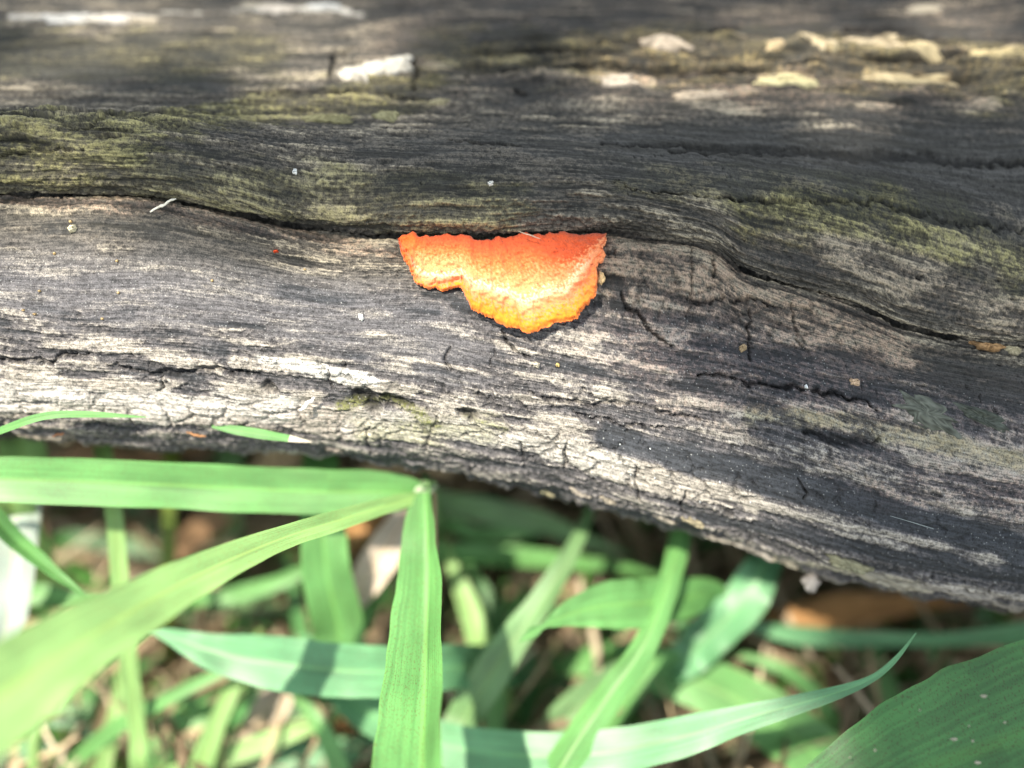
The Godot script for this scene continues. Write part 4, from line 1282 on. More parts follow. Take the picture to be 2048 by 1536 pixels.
func build_grass() -> void:
	# the shoot whose three blades leave one collar below the log
	var base := W(Vector3(-18.5, -24.7, -26.0))
	base.y = 0.0
	var o := thing("grass_shoot", "branching grass shoot with three broad blades spreading from one collar below the log", "grass shoot", base)
	var flat := [Vector4(-17.8, -24.4, -25.0, 2.86), Vector4(-26.4, -23.4, -22.0, 8.89), Vector4(-45.5, -23.0, -20.0, 10.10), Vector4(-76.4, -21.1, -16.0, 10.12), Vector4(-106.0, -19.7, -12.0, 9.52), Vector4(-111.7, -19.3, -11.0, 7.21), Vector4(-116.3, -19.0, -10.0, 0.82)]
	part("leaf_blade", leaf_mesh(flat, 6.0, 14.0, base, 0.15, 71), mats.green, o).set_meta("label", "blade that runs level to the left")
	var bright := [Vector4(-17.8, -24.3, -22.0, 1.95), Vector4(-23.8, -25.0, -18.0, 3.19), Vector4(-34.9, -27.6, -8.0, 4.27), Vector4(-44.9, -30.0, 2.0, 4.83), Vector4(-56.7, -34.5, 14.0, 7.63), Vector4(-65.8, -39.3, 26.0, 10.54), Vector4(-73.1, -43.8, 38.0, 13.61), Vector4(-78.0, -47.4, 44.0, 15.62), Vector4(-86.7, -52.9, 50.0, 17.58), Vector4(-99.9, -60.9, 50.0, 18.31)]
	part("leaf_blade", leaf_mesh(bright, -6.0, 12.0, base, 0.1, 72), mats.lime, o).set_meta("label", "bright yellow green blade reaching to the lower left")
	var front := [Vector4(-18.6, -23.4, -21.0, 6.47), Vector4(-17.9, -30.9, -17.0, 10.60), Vector4(-17.5, -37.8, -14.0, 12.75), Vector4(-17.3, -49.0, -8.0, 15.44), Vector4(-16.8, -61.1, 2.0, 17.98), Vector4(-16.2, -70.5, 12.0, 19.64), Vector4(-15.0, -81.8, 24.0, 18.91)]
	part("leaf_blade", leaf_mesh(front, -33.0, 41.0, base, 0.0, 73), mats.green, o).set_meta("label", "folded blade that comes straight down to the bottom edge")
	var rib := [Vector4(-16.9, -23.5, -21.5, 1.08), Vector4(-16.3, -38.3, -16.5, 1.27), Vector4(-15.4, -56.1, -8.0, 1.32), Vector4(-14.5, -73.5, 4.0, 1.34), Vector4(-13.4, -86.0, 15.0, 1.26)]
	part("midrib", leaf_mesh(rib, -10.0, -25.0, base, 0.0, 74, 5), mats.straw, o)
	var stem := [Vector4(-23.2, -62.8, -112.0, 5.48), Vector4(-19.0, -41.1, -70.0, 5.01), Vector4(-17.9, -24.5, -26.0, 4.86), Vector4(-18.8, -20.5, -24.0, 3.28), Vector4(-19.8, -19.3, -30.0, 1.12)]
	part("stem", leaf_mesh(stem, 0.0, -40.0, base, 0.0, 75), mats.grey, o)
	part("collar", lump(Vector3(-19.7, -23.1, -25.0), Vector3(6.2, 3.4, 4.0), Color(0.34, 0.40, 0.28), 9, base), vertex_mat(0.6, 0.4), o)

	var corner_at := W(Vector3(41.8, -102.8, -6.0))
	corner_at.y = 0.0
	var corner := thing("grass_shoot", "broad dark green blade with fine veins filling the lower right corner", "grass shoot", corner_at)
	part("leaf_blade", leaf_mesh(rooted([Vector4(41.8, -102.8, -6.0, 9.05), Vector4(58.4, -83.5, 6.0, 18.00), Vector4(73.1, -74.6, 7.0, 25.44), Vector4(89.1, -69.7, 5.0, 31.42), Vector4(110.0, -65.6, 0.0, 33.69), Vector4(136.0, -62.8, -10.0, 33.84)]), 0.0, 8.0, corner_at, 0.25, 70, 41), mats.deep, corner)
	var k := 0
	for d in [Vector3(82.6, -66.4, 8.6), Vector3(86.2, -66.8, 8.4), Vector3(85.4, -63.9, 8.6), Vector3(88.1, -58.3, 8.8), Vector3(67.5, -68.1, 9.6), Vector3(62.9, -69.5, 9.4), Vector3(87.3, -71.0, 8.0), Vector3(92.3, -63.4, 8.2), Vector3(75.9, -60.7, 9.4)]:
		part("dirt_speck", lump(d, Vector3([1.3, 0.5, 0.35][k % 3], [0.55, 0.4, 0.3][k % 3], 0.3), Color(0.30, 0.29, 0.22), 60 + k, corner_at), vertex_mat(0.8, 0.3), corner)
		k += 1
	blade("long pale green blade sweeping along the bottom to a fine tip at right", "teal", [Vector4(-53.8, -67.5, -60.0, 7.11), Vector4(-37.1, -75.3, -42.0, 8.74), Vector4(-25.6, -78.5, -34.0, 9.60), Vector4(-13.8, -80.7, -28.0, 9.80), Vector4(2.8, -80.6, -22.0, 9.97), Vector4(18.7, -78.6, -18.0, 9.58), Vector4(34.1, -74.1, -14.0, 8.36), Vector4(47.8, -68.6, -10.0, 5.54), Vector4(63.0, -62.8, -6.0, 3.02), Vector4(71.1, -59.0, -4.0, 1.49), Vector4(75.9, -54.7, -3.0, 0.99), Vector4(79.7, -49.1, -2.0, 0.20)], 4.0, 8.0, 0.1)
	blade("blue green blade with a dark midline crossing left of the folded blade", "teal", [Vector4(28.9, -80.5, -74.0, 9.37), Vector4(3.3, -71.4, -58.0, 10.08), Vector4(-14.0, -64.2, -32.0, 10.20), Vector4(-24.7, -63.5, -26.0, 11.04), Vector4(-37.6, -62.6, -24.0, 11.81), Vector4(-51.8, -61.0, -24.0, 11.81), Vector4(-65.3, -58.8, -25.0, 8.13), Vector4(-75.5, -55.6, -26.0, 3.31), Vector4(-82.0, -53.8, -27.0, 0.33)], 0.0, 16.0, 0.15)
	blade("upright blade standing behind the collar, its top hidden by the log", "green", [Vector4(-39.6, -68.1, -44.0, 11.68), Vector4(-40.4, -56.0, -38.0, 11.85), Vector4(-42.2, -43.6, -34.0, 11.43), Vector4(-42.8, -33.1, -32.0, 10.20), Vector4(-44.4, -18.8, -38.0, 8.37), Vector4(-46.5, -8.7, -48.0, 7.27)], 5.0, 14.0)
	blade("short grey green blade beside the upright blade behind the collar", "green", [Vector4(-41.1, -67.9, -52.0, 4.92), Vector4(-36.7, -55.6, -49.0, 6.81), Vector4(-32.2, -48.1, -48.0, 4.84), Vector4(-28.6, -41.7, -50.0, 0.73)], 0.0, 10.0)
	blade("pale green stalk like blade curving up under the log right of centre", "green", [Vector4(6.0, -89.4, -20.0, 8.16), Vector4(17.8, -71.1, -20.0, 7.09), Vector4(28.0, -57.7, -22.0, 5.85), Vector4(34.4, -45.9, -28.0, 5.12), Vector4(38.7, -33.9, -36.0, 5.30), Vector4(40.5, -27.6, -44.0, 5.24)], 8.0, -18.0)
	blade("pointed leaf with a twisted tip lying sharp in the middle right", "green", [Vector4(50.0, -52.5, -46.0, 6.01), Vector4(36.9, -48.7, -32.0, 9.52), Vector4(29.5, -48.5, -27.0, 10.86), Vector4(21.3, -48.1, -23.0, 10.45), Vector4(13.5, -49.0, -20.0, 6.45), Vector4(8.7, -50.5, -18.0, 2.98), Vector4(6.6, -51.4, -17.0, 1.17), Vector4(4.2, -52.5, -16.0, 2.53), Vector4(1.5, -54.2, -15.0, 0.21)], 0.0, 12.0)
	blade("long thin grey green blade slanting up to the log with a reddish edge", "grey", [Vector4(-13.8, -83.9, -38.0, 9.30), Vector4(-10.3, -76.3, -36.0, 8.99), Vector4(-2.7, -63.1, -34.0, 8.46), Vector4(7.0, -49.4, -34.0, 6.40), Vector4(14.1, -38.6, -38.0, 4.18), Vector4(18.9, -30.0, -44.0, 2.38), Vector4(21.5, -25.3, -50.0, 1.46)], 12.0, 20.0)
	blade("wide bluish blade with a wavy edge under the hanging bark scrap", "teal", [Vector4(37.4, -71.0, -50.0, 7.32), Vector4(41.6, -66.3, -46.0, 8.89), Vector4(47.2, -59.8, -44.0, 10.72), Vector4(55.1, -51.0, -42.0, 10.63), Vector4(60.0, -43.1, -44.0, 8.34), Vector4(64.0, -36.9, -50.0, 7.32)], 6.0, 10.0, 0.5)
	blade("dry tan blade lying under the right of the log", "tan", [Vector4(130.0, -55.4, -70.0, 1.05), Vector4(116.4, -55.7, -66.0, 3.12), Vector4(96.0, -56.4, -60.0, 6.09), Vector4(83.9, -57.2, -58.0, 9.07), Vector4(72.6, -58.1, -58.0, 5.79), Vector4(63.2, -58.9, -60.0, 0.38)], 0.0, 10.0, 0.2, false, "dry_leaf", "dry leaf")
	blade("narrow blue green blade running level to the right edge", "teal", [Vector4(150.9, -58.2, -50.0, 4.88), Vector4(134.2, -57.7, -44.0, 5.24), Vector4(121.0, -58.8, -42.0, 4.96), Vector4(105.2, -61.3, -46.0, 3.36), Vector4(86.5, -61.8, -48.0, 3.88), Vector4(70.3, -61.3, -50.0, 4.64), Vector4(56.6, -59.2, -52.0, 1.72)], 10.0, 12.0)
	blade("dark green blade running level to the right from behind the collar", "green", [Vector4(-28.2, -41.8, -58.0, 4.54), Vector4(-19.3, -42.7, -57.0, 5.02), Vector4(-3.0, -43.3, -58.0, 5.54), Vector4(16.0, -45.3, -60.0, 4.06), Vector4(31.5, -47.6, -62.0, 2.30), Vector4(46.2, -52.2, -66.0, 0.78)], 14.0, 14.0)
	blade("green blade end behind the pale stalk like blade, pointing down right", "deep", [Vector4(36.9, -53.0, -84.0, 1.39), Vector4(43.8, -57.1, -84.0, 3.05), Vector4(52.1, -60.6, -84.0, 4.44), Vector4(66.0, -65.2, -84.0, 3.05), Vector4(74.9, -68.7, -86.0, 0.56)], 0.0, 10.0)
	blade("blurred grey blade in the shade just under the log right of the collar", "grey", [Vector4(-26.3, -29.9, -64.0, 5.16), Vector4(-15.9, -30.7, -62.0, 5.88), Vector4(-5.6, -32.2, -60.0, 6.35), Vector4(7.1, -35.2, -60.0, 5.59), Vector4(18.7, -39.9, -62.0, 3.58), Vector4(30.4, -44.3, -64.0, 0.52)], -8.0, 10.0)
	blade("blade standing at the left edge, sun glare painted into its pale colour", "pale", [Vector4(-118.1, -80.2, -34.0, 3.43), Vector4(-114.6, -60.0, -31.0, 6.77), Vector4(-112.5, -48.3, -29.0, 8.95), Vector4(-111.1, -37.0, -28.0, 9.80), Vector4(-111.2, -26.1, -30.0, 10.33), Vector4(-112.7, -15.2, -36.0, 9.68), Vector4(-115.8, -6.2, -46.0, 8.41)], -4.0, 8.0)
	blade("thin dark blade slanting down from the left edge to the bright blade", "green", [Vector4(-114.7, -28.4, -22.0, 4.34), Vector4(-105.7, -34.6, -20.0, 4.30), Vector4(-97.3, -40.4, -18.0, 2.55), Vector4(-88.6, -45.6, -16.0, 0.21)], 24.0, 14.0)
	blade("level green blade at the left edge above the bright yellow green blade", "green", [Vector4(-122.3, -48.8, -40.0, 5.16), Vector4(-113.0, -49.1, -40.0, 5.16), Vector4(-102.4, -50.6, -40.0, 4.45), Vector4(-89.8, -53.9, -44.0, 0.71)], 0.0, 12.0)
	blade("pale narrow upright blade left of the middle, passing behind two blades", "lime", [Vector4(-85.3, -92.0, -38.0, 3.49), Vector4(-85.5, -80.2, -34.0, 3.88), Vector4(-85.9, -64.2, -30.0, 4.04), Vector4(-86.9, -48.1, -28.0, 3.90), Vector4(-88.6, -29.2, -28.0, 3.56), Vector4(-92.4, -17.2, -32.0, 4.08), Vector4(-96.8, -7.3, -40.0, 3.52)], 0.0, 10.0)
	blade("slim olive blade upright below the left part of the log", "olive", [Vector4(-86.9, -59.5, -58.0, 3.28), Vector4(-85.3, -46.1, -54.0, 3.47), Vector4(-84.4, -32.2, -52.0, 3.32), Vector4(-84.7, -18.9, -54.0, 3.72), Vector4(-86.5, -10.4, -60.0, 3.05)], 0.0, 10.0)
	blade("faint grey green blade upright in the shade below the log", "grey", [Vector4(-73.0, -35.6, -68.0, 5.23), Vector4(-71.8, -24.6, -62.0, 5.88), Vector4(-72.7, -17.0, -64.0, 6.19), Vector4(-74.9, -9.5, -70.0, 5.27)], 0.0, 6.0)
	blade("bright green blade tip filling the corner where log meets left edge", "lime", [Vector4(-111.6, -30.5, -30.0, 9.43), Vector4(-110.3, -22.7, -30.0, 10.33), Vector4(-110.8, -16.1, -32.0, 10.42), Vector4(-114.8, -10.6, -36.0, 7.38), Vector4(-121.5, -6.2, -44.0, 0.95)], 10.0, 12.0)
	blade("thin green blade lying over the lower left edge of the log", "green", [Vector4(-122.9, -20.6, -20.0, 1.29), Vector4(-108.1, -11.8, -8.0, 1.42), Vector4(-99.0, -8.2, -4.0, 1.59), Vector4(-91.6, -6.2, -3.0, 1.49), Vector4(-82.8, -6.1, -3.4, 1.29), Vector4(-72.9, -6.6, -4.0, 0.20)], 20.0, 10.0, 0.1, true)
	var tip_at := W(Vector3(-53.1, -9.9, -7.4))
	var tip := thing("grass_tip", "short green grass tip with a white point lying on the log's lower edge", "grass tip", tip_at)
	part("leaf_blade", leaf_mesh([Vector4(-60.8, -8.6, -7.5, 0.61), Vector4(-56.0, -9.3, -7.0, 1.82), Vector4(-50.9, -10.1, -7.0, 2.02), Vector4(-45.1, -11.0, -7.2, 1.42)], 0.0, 10.0, tip_at, 0.1, 88), mats.green, tip)
	part("dry_point", leaf_mesh([Vector4(-45.2, -11.0, -7.2, 1.42), Vector4(-43.0, -11.4, -7.6, 0.91), Vector4(-40.7, -11.8, -8.2, 0.15)], 0.0, 10.0, tip_at, 0.1, 89), mats.bleached, tip)
	blade("blue green blade running level in the bottom left corner", "teal", [Vector4(-144.1, -94.7, -58.0, 8.82), Vector4(-131.2, -91.4, -55.0, 8.96), Vector4(-114.6, -87.3, -54.0, 7.69), Vector4(-103.0, -85.0, -56.0, 5.62), Vector4(-91.9, -82.5, -60.0, 0.76)], 8.0, 10.0)
	blade("thin pale upright stalk crossing the bottom left corner", "lime", [Vector4(-111.3, -106.9, -40.0, 3.28), Vector4(-111.8, -97.5, -40.0, 3.28), Vector4(-112.0, -83.4, -40.0, 2.93), Vector4(-114.1, -74.1, -44.0, 2.62), Vector4(-117.2, -67.4, -50.0, 1.22)], 0.0, -20.0)
	blade("wide mid green blade rising from the bottom left of the picture", "green", [Vector4(-90.6, -104.7, -46.0, 13.21), Vector4(-86.0, -95.9, -45.0, 12.92), Vector4(-81.0, -86.1, -46.0, 10.81), Vector4(-73.7, -77.1, -50.0, 9.03), Vector4(-68.9, -71.2, -57.0, 6.27)], 10.0, 12.0)
	blade("narrow bright green blade beside the white dry leaf", "lime", [Vector4(-77.8, -102.2, -40.0, 6.56), Vector4(-73.9, -93.2, -38.0, 6.28), Vector4(-69.0, -79.8, -38.0, 4.65), Vector4(-64.6, -68.1, -44.0, 3.57), Vector4(-62.0, -60.5, -52.0, 0.98)], 0.0, 12.0)
	blade("yellow green blade lying low across the bottom left", "lime", [Vector4(-82.7, -95.6, -44.0, 5.24), Vector4(-73.7, -90.3, -42.0, 5.20), Vector4(-60.0, -86.0, -44.0, 5.00), Vector4(-46.1, -80.7, -46.0, 4.08), Vector4(-36.4, -77.9, -50.0, 0.61)], 6.0, 12.0)
	blade("blue green blade at the very bottom beside the folded blade", "teal", [Vector4(-86.1, -104.4, -54.0, 7.44), Vector4(-72.8, -96.6, -51.0, 8.09), Vector4(-52.2, -92.3, -52.0, 7.88), Vector4(-35.2, -90.3, -54.0, 5.46), Vector4(-25.7, -89.7, -58.0, 1.26)], 0.0, 8.0)
	blade("green blade lying level under the bright blade at bottom left", "green", [Vector4(-135.1, -79.0, -60.0, 6.35), Vector4(-121.4, -79.6, -58.0, 7.81), Vector4(-108.4, -80.1, -57.0, 8.53), Vector4(-96.2, -82.1, -58.0, 7.56), Vector4(-83.7, -80.9, -62.0, 1.28)], 0.0, 10.0)
	blade("light green blade of the fan right of the folded blade", "lime", [Vector4(-2.9, -77.1, -50.0, 6.10), Vector4(-5.9, -68.1, -48.0, 6.54), Vector4(-10.3, -55.2, -50.0, 5.62), Vector4(-14.8, -44.9, -54.0, 2.73), Vector4(-16.5, -39.3, -58.0, 0.50)], 0.0, 14.0)
	blade("darker blade of the fan right of the folded blade", "deep", [Vector4(0.8, -79.0, -56.0, 5.00), Vector4(-1.5, -69.7, -54.0, 5.46), Vector4(-4.9, -56.3, -55.0, 5.23), Vector4(-10.4, -47.2, -60.0, 2.29), Vector4(-12.8, -42.8, -64.0, 0.52)], 10.0, 12.0)
	blade("dark green blade rising steeply from behind the bottom sweeping blade", "deep", [Vector4(-4.2, -101.5, -56.0, 8.75), Vector4(-1.5, -91.1, -55.0, 9.21), Vector4(3.2, -79.0, -56.0, 9.00), Vector4(9.6, -72.6, -60.0, 5.08), Vector4(15.1, -66.5, -66.0, 0.78)], 10.0, 12.0)
	blade("mid green blade leaning right behind the bottom sweeping blade", "grey", [Vector4(0.7, -96.3, -46.0, 9.61), Vector4(7.3, -87.2, -44.0, 10.01), Vector4(17.4, -75.9, -44.0, 9.29), Vector4(28.6, -69.3, -48.0, 6.30), Vector4(38.0, -64.7, -54.0, 0.74)], 0.0, 12.0)
	blade("wide arched green blade behind the tapering tip of the sweeping blade", "green", [Vector4(86.2, -106.9, -40.0, 14.06), Vector4(79.2, -96.3, -40.0, 14.53), Vector4(68.1, -84.4, -42.0, 14.18), Vector4(51.2, -74.5, -46.0, 13.69), Vector4(33.7, -68.8, -50.0, 11.23), Vector4(19.5, -69.2, -56.0, 7.50), Vector4(5.9, -74.7, -62.0, 1.02)], 4.0, 14.0)
	blade("short upright green blade crossed by the tapering tip at the right", "green", [Vector4(100.0, -94.4, -64.0, 6.19), Vector4(97.6, -85.6, -61.0, 6.88), Vector4(94.2, -76.4, -60.0, 6.60), Vector4(91.3, -69.3, -62.0, 6.40), Vector4(88.5, -64.1, -68.0, 3.66)], 0.0, 12.0)
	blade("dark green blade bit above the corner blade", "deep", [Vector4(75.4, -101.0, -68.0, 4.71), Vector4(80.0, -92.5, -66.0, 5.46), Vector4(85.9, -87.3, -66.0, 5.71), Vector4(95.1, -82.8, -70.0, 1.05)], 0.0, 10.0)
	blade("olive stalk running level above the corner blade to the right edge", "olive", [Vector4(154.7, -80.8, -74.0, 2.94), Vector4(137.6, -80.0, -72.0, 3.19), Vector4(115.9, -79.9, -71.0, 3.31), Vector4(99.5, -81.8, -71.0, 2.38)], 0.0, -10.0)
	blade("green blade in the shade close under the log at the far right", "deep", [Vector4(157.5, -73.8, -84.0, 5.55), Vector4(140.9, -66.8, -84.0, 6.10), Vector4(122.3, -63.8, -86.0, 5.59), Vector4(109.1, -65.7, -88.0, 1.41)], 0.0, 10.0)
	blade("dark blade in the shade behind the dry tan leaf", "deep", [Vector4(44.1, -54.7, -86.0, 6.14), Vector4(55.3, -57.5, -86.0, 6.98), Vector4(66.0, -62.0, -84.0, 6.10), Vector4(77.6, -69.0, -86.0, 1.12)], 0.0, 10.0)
	blade("green blade slanting behind the twisted tip leaf", "green", [Vector4(-0.6, -51.6, -84.0, 2.22), Vector4(5.0, -55.4, -82.0, 3.30), Vector4(13.1, -61.1, -80.0, 3.55), Vector4(22.7, -67.5, -80.0, 3.55), Vector4(41.0, -76.5, -84.0, 1.11)], 0.0, 10.0)
	blade("dim blue green blade behind the narrow pale blade at left", "teal", [Vector4(-111.7, -32.6, -88.0, 3.38), Vector4(-102.5, -38.7, -86.0, 5.31), Vector4(-94.9, -46.0, -84.0, 4.99), Vector4(-87.8, -55.1, -88.0, 0.84)], 0.0, 10.0)
	blade("dim level blade behind the bright blade left of centre", "deep", [Vector4(-123.6, -43.3, -80.0, 4.10), Vector4(-106.4, -43.7, -78.0, 4.89), Vector4(-87.4, -45.7, -78.0, 4.89), Vector4(-74.9, -45.7, -82.0, 1.10)], 0.0, 10.0)
	blade("dim green blade under the bright blade, right of the narrow pale one", "grey", [Vector4(-92.8, -59.8, -74.0, 5.35), Vector4(-78.9, -59.4, -72.0, 6.91), Vector4(-64.8, -60.7, -74.0, 5.35), Vector4(-56.2, -64.1, -78.0, 1.09)], 0.0, 10.0)
	blade("thin green blade slanting across the gap under the bright blade, pointing right", "green", [Vector4(-108.6, -95.1, -46.0, 3.60), Vector4(-95.4, -82.3, -40.0, 3.75), Vector4(-80.0, -72.8, -36.0, 3.23), Vector4(-63.8, -64.8, -36.0, 2.07), Vector4(-54.4, -60.0, -40.0, 0.23)], 0.0, 12.0)
	blade("slim yellow green blade rising at the bottom left, left of the wide mid green one", "lime", [Vector4(-99.4, -101.5, -44.0, 4.05), Vector4(-96.8, -91.2, -42.0, 4.02), Vector4(-94.4, -80.6, -42.0, 3.31), Vector4(-94.7, -72.3, -46.0, 1.68), Vector4(-95.9, -67.4, -50.0, 0.24)], 0.0, 10.0)
	blade("thin dark blade crossing low behind the whitish dry leaf", "deep", [Vector4(-82.4, -89.8, -62.0, 2.56), Vector4(-68.5, -85.9, -58.0, 3.78), Vector4(-54.2, -81.5, -56.0, 3.75), Vector4(-41.1, -78.3, -60.0, 1.02)], 0.0, 10.0)
	blade("narrow green blade leaning left at the bottom, left of the folded blade", "green", [Vector4(-38.0, -99.8, -40.0, 4.69), Vector4(-40.0, -89.7, -38.0, 4.65), Vector4(-44.6, -79.3, -38.0, 3.72), Vector4(-51.3, -73.5, -42.0, 1.89), Vector4(-56.9, -69.9, -46.0, 0.24)], 0.0, 12.0)
	blade("narrow green blade rising between the fan and the slanting grey green blade", "green", [Vector4(-1.7, -94.4, -44.0, 4.77), Vector4(-4.0, -79.4, -42.0, 4.73), Vector4(-2.9, -67.0, -44.0, 4.05), Vector4(0.7, -56.4, -50.0, 2.44), Vector4(3.2, -50.2, -56.0, 0.25)], 0.0, 12.0)
	blade("slim blade leaning right behind the pale stalk like blade", "green", [Vector4(20.3, -94.2, -50.0, 4.39), Vector4(24.7, -80.7, -46.0, 4.56), Vector4(32.9, -69.3, -44.0, 3.81), Vector4(44.3, -62.0, -48.0, 1.94), Vector4(52.8, -58.5, -54.0, 0.25)], 0.0, 12.0)
	blade("thin green blade curving left above the sweeping blade at right", "green", [Vector4(80.1, -86.9, -50.0, 3.66), Vector4(74.0, -75.9, -46.0, 3.84), Vector4(65.6, -68.7, -46.0, 3.12), Vector4(55.7, -66.2, -50.0, 1.46), Vector4(49.1, -66.6, -54.0, 0.25)], 0.0, 12.0)
	blade("narrow dark blade rising beside the corner blade to the level blue green one", "deep", [Vector4(109.5, -81.5, -56.0, 4.25), Vector4(106.2, -73.4, -54.0, 4.46), Vector4(108.2, -66.5, -56.0, 3.50), Vector4(114.6, -60.4, -62.0, 0.51)], 0.0, 12.0)
	blade("thin green blade lying level in the shade between log and slanting grey green blade", "green", [Vector4(-18.7, -37.9, -66.0, 3.64), Vector4(-8.2, -38.6, -62.0, 4.09), Vector4(4.6, -37.3, -60.0, 3.30), Vector4(15.0, -35.7, -64.0, 0.52)], 0.0, 12.0)
	blade("slim green blade crossing behind the upright blade, left of the folded one", "green", [Vector4(-81.8, -56.1, -60.0, 3.30), Vector4(-69.2, -52.8, -56.0, 4.25), Vector4(-56.3, -48.6, -54.0, 3.72), Vector4(-45.5, -42.8, -56.0, 1.75), Vector4(-38.6, -38.3, -60.0, 0.25)], 0.0, 12.0)
	# dry leaves on the ground
	blade("pale dry leaf lying behind the folded blade", "white", [Vector4(-23.5, -28.1, -48.0, 2.42), Vector4(-26.1, -33.0, -44.0, 7.15), Vector4(-30.6, -40.4, -42.0, 8.74), Vector4(-36.0, -49.1, -44.0, 7.15), Vector4(-40.4, -56.7, -48.0, 1.21)], 0.0, 14.0, 0.4, false, "dry_leaf", "dry leaf")
	blade("whitish dry leaf at the bottom left", "white", [Vector4(-55.1, -73.9, -60.0, 2.54), Vector4(-59.0, -79.0, -56.0, 8.75), Vector4(-66.2, -87.1, -54.0, 11.16), Vector4(-74.2, -96.5, -56.0, 7.50), Vector4(-79.2, -103.1, -60.0, 1.27)], -10.0, 14.0, 0.4, false, "dry_leaf", "dry leaf")
	blade("brown dry leaf in the shade left of the upright blade", "brown", [Vector4(-92.2, -48.1, -72.0, 2.66), Vector4(-84.3, -40.8, -68.0, 6.54), Vector4(-75.9, -34.0, -66.0, 7.01), Vector4(-66.4, -28.6, -70.0, 1.85)], 0.0, 12.0, 0.4, false, "dry_leaf", "dry leaf")
	blade("reddish brown dry leaf behind the collar", "tan", [Vector4(-48.2, -45.4, -64.0, 3.87), Vector4(-42.4, -39.0, -60.0, 8.12), Vector4(-36.1, -33.9, -60.0, 7.62), Vector4(-30.2, -27.3, -64.0, 1.80)], 0.0, 12.0, 0.4, false, "dry_leaf", "dry leaf")
	blade("buff dry leaf in the shade under the log near the collar", "straw", [Vector4(-42.4, -27.5, -60.0, 2.54), Vector4(-33.3, -22.3, -58.0, 6.80), Vector4(-24.4, -20.7, -58.0, 6.30), Vector4(-14.6, -23.3, -62.0, 1.28)], 0.0, 12.0, 0.4, false, "dry_leaf", "dry leaf")
	blade("dull brown dry leaf under the middle right of the log", "brown", [Vector4(15.3, -49.4, -96.0, 2.89), Vector4(25.3, -50.5, -94.0, 8.61), Vector4(36.8, -47.7, -94.0, 7.18), Vector4(48.9, -46.9, -98.0, 1.46)], 0.0, 12.0, 0.4, false, "dry_leaf", "dry leaf")
	blade("long straw lying below the wide bluish blade", "brown", [Vector4(48.7, -76.8, -80.0, 2.73), Vector4(56.5, -77.6, -78.0, 4.89), Vector4(67.1, -81.4, -77.0, 5.41), Vector4(80.9, -89.9, -78.0, 3.26), Vector4(89.7, -96.0, -80.0, 1.09)], 0.0, -14.0, 0.3, false, "dry_leaf", "dry leaf")
	blade("buff dry leaf behind the level blade right of the bright one", "straw", [Vector4(-89.3, -66.8, -84.0, 1.39), Vector4(-80.4, -67.1, -82.0, 5.51), Vector4(-68.0, -65.0, -82.0, 6.33), Vector4(-60.2, -64.8, -84.0, 1.39)], 0.0, 12.0, 0.4, false, "dry_leaf", "dry leaf")
	blade("straw coloured dry leaf tucked close under the log, left of the upright blade", "straw", [Vector4(-70.6, -25.9, -76.0, 2.70), Vector4(-63.6, -20.9, -72.0, 7.97), Vector4(-57.6, -18.2, -72.0, 7.97), Vector4(-51.7, -16.4, -76.0, 1.35)], 0.0, 12.0, 0.4, false, "dry_leaf", "dry leaf")
	blade("dull brown dry leaf under the left end of the log", "brown", [Vector4(-121.3, -24.9, -66.0, 2.08), Vector4(-113.1, -19.4, -62.0, 5.63), Vector4(-105.4, -17.5, -62.0, 5.12), Vector4(-96.6, -21.0, -66.0, 1.30)], 0.0, 12.0, 0.4, false, "dry_leaf", "dry leaf")
	blade("curled brown dry leaf in the shade between two upright blades", "brown", [Vector4(-103.4, -21.4, -70.0, 2.11), Vector4(-96.1, -19.2, -68.0, 6.54), Vector4(-89.5, -17.3, -68.0, 5.76), Vector4(-80.2, -18.2, -72.0, 1.33)], 8.0, 16.0, 0.4, false, "dry_leaf", "dry leaf")
	blade("straw coloured dry leaf right of the fan of blades", "straw", [Vector4(-1.9, -56.5, -74.0, 1.61), Vector4(4.7, -50.4, -70.0, 6.06), Vector4(12.7, -51.7, -70.0, 6.59), Vector4(23.5, -57.8, -74.0, 1.34)], 0.0, 12.0, 0.4, false, "dry_leaf", "dry leaf")
	blade("thin straw standing on the ground below the pointed leaf", "straw", [Vector4(8.7, -70.1, -70.0, 1.58), Vector4(20.3, -69.1, -66.0, 2.60), Vector4(30.7, -70.7, -66.0, 2.34), Vector4(40.3, -74.1, -70.0, 0.79)], 0.0, -14.0, 0.2, false, "dry_leaf", "dry leaf")
	blade("buff dry leaf beside the level blade at the right edge", "straw", [Vector4(103.8, -75.2, -74.0, 1.61), Vector4(110.2, -72.1, -70.0, 5.80), Vector4(120.8, -71.5, -70.0, 5.27), Vector4(134.6, -75.2, -74.0, 1.34)], 0.0, 12.0, 0.4, false, "dry_leaf", "dry leaf")
	blade("pale straw crossing the ground below the wide bluish blade", "straw", [Vector4(53.4, -70.3, -76.0, 1.35), Vector4(59.2, -74.6, -72.0, 2.92), Vector4(71.2, -81.3, -72.0, 3.19), Vector4(83.0, -85.2, -76.0, 0.81)], 0.0, -14.0, 0.2, false, "dry_leaf", "dry leaf")
	blade("tan dry scrap at the bottom between the yellow green and blue green blades", "tan", [Vector4(-55.5, -93.6, -62.0, 1.54), Vector4(-48.4, -89.7, -58.0, 5.04), Vector4(-40.8, -85.9, -58.0, 4.54), Vector4(-36.3, -83.4, -62.0, 1.02)], 0.0, 14.0, 0.4, false, "dry_leaf", "dry leaf")

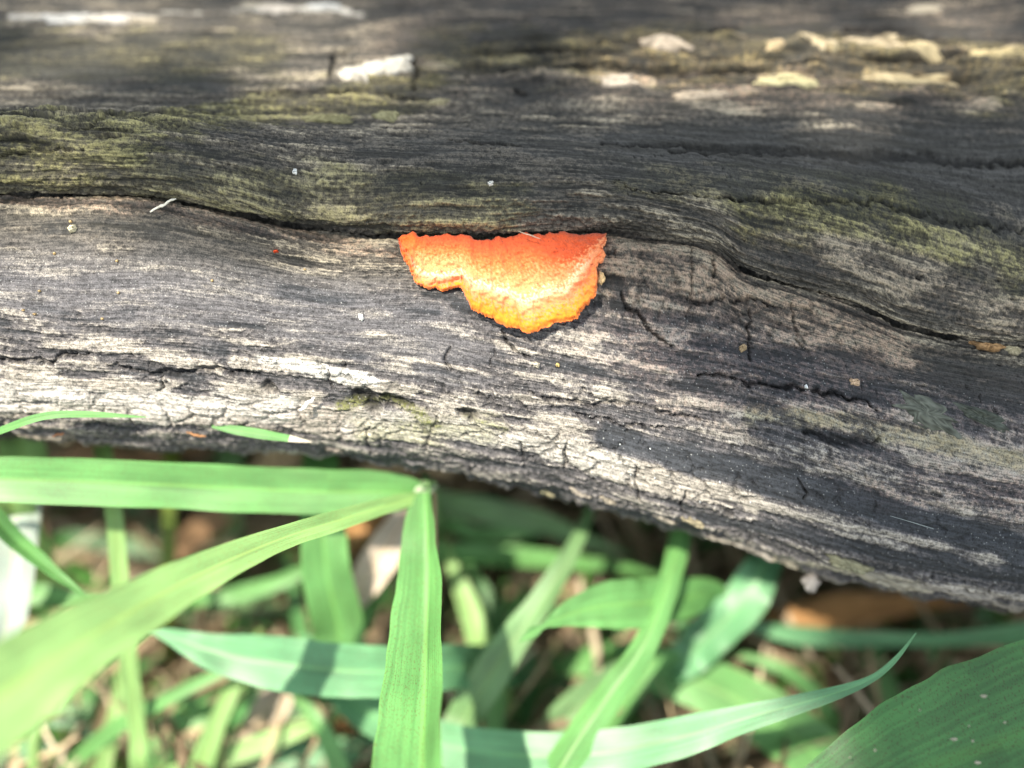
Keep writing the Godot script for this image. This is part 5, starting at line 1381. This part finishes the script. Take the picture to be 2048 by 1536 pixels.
func build_litter() -> void:
	rng.seed = 4242
	# dry straws and scraps, past counting
	var protos := []
	for k in 3:
		var pts := []
		for i in 5:
			var f := i / 4.0
			pts.append(Vector4(-11.0 + 22.0 * f, 1.4 * sin(f * 3.0 + k), 1.0 * sin(f * 4.0 + k * 2.0), [1.1, 2.2, 3.6][k] * (0.35 + 0.65 * sin(PI * clampf(f, 0.08, 0.92)))))
		protos.append(leaf_mesh(pts, 0.0, 22.0, W(Vector3.ZERO), 0.3, 20 + k, 5))
	var m := StandardMaterial3D.new()
	m.vertex_color_use_as_albedo = true
	m.roughness = 0.8
	m.cull_mode = BaseMaterial3D.CULL_DISABLED
	for k in 3:
		var mm := MultiMesh.new()
		mm.transform_format = MultiMesh.TRANSFORM_3D
		mm.use_colors = true
		mm.mesh = protos[k]
		mm.instance_count = [3200, 1600, 600][k]
		for i in mm.instance_count:
			var far := i > mm.instance_count * 0.6
			var x := rng.randf_range(-0.5, 0.5) if far else rng.randf_range(-0.19, 0.19)
			var z := rng.randf_range(-0.2, 0.4) if far else rng.randf_range(-0.06, 0.12)
			var b := Basis(Vector3.UP, rng.randf() * TAU) * Basis(Vector3.RIGHT, rng.randf_range(-0.5, 0.5)) * Basis(Vector3.FORWARD, rng.randfn(0, 0.22)) * frame.inverse() * Basis(Vector3.RIGHT, rng.randf_range(-1.4, -0.2))
			b = b.scaled(Vector3.ONE * rng.randf_range(0.6, 1.7))
			mm.set_instance_transform(i, Transform3D(b, Vector3(x, rng.randf_range(0.001, 0.012) if far or k == 2 else rng.randf_range(0.001, 0.030), z)))
			var v := rng.randf_range(0.5, 1.0)
			var c := Color(0.46, 0.36, 0.22).lerp(Color(0.26, 0.185, 0.11), rng.randf())
			if rng.randf() < 0.2:
				c = Color(0.60, 0.50, 0.35)
			mm.set_instance_color(i, Color(c.r * v, c.g * v, c.b * v))
		var o := MultiMeshInstance3D.new()
		o.name = numbered(["dry_straw", "dry_grass_scraps", "leaf_litter"][k])
		o.multimesh = mm
		o.material_override = m
		add_child(o)
		tag(o, ["thin brown straws strewn on the soil under the grass", "crumpled dry grass scraps strewn on the soil", "broad brown leaf litter strewn on the soil"][k], "litter", "", "stuff")
	# low grass between and beyond the blades that can be told apart
	var g := []
	for i in 6:
		var f := i / 5.0
		g.append(Vector4(4.0 * f * f, 56.0 * f - 8.0 * f * f, -14.0 * f * f, 3.9 * (1.0 - pow(f, 3.0)) + 0.1))
	var low := leaf_mesh(g, 0.0, 14.0, W(Vector3.ZERO), 0.2, 31, 5)
	var gm := StandardMaterial3D.new()
	gm.vertex_color_use_as_albedo = true
	gm.roughness = 0.5
	gm.backlight_enabled = true
	gm.backlight = Color(0.45, 0.45, 0.45)
	gm.cull_mode = BaseMaterial3D.CULL_DISABLED
	var mm := MultiMesh.new()
	mm.transform_format = MultiMesh.TRANSFORM_3D
	mm.use_colors = true
	mm.mesh = low
	mm.instance_count = 6400
	for i in mm.instance_count:
		var near := i < 420
		var x := rng.randf_range(-0.17, 0.17)
		var z := rng.randf_range(-0.05, 0.12)
		if not near:
			x = rng.randf_range(-1.6, 1.6)
			z = rng.randf_range(-1.6, 1.2)
			while (absf(x) < 0.2 and z > -0.12 and z < 0.3) or (absf(x) < 0.5 and z > -0.17 and z < -0.02):
				x = rng.randf_range(-1.6, 1.6)
				z = rng.randf_range(-1.6, 1.2)
		var b := Basis(Vector3.UP, rng.randf() * TAU) * Basis(Vector3.RIGHT, rng.randf_range(1.0, 1.45) if near else rng.randf_range(-0.3, 0.6)) * frame.inverse() * Basis(Vector3.RIGHT, 0.2)
		b = b.scaled(Vector3.ONE * (rng.randf_range(0.6, 1.35) if near else rng.randf_range(0.9, 2.2)))
		mm.set_instance_transform(i, Transform3D(b, Vector3(x, -0.002, z)))
		var v := rng.randf_range(0.6, 1.25)
		mm.set_instance_color(i, Color(0.085 * v, 0.24 * v, rng.randf_range(0.03, 0.09) * v))
	var o := MultiMeshInstance3D.new()
	o.name = "grass"
	o.multimesh = mm
	o.material_override = gm
	add_child(o)
	tag(o, "low green grass growing from the littered soil", "grass", "", "stuff")
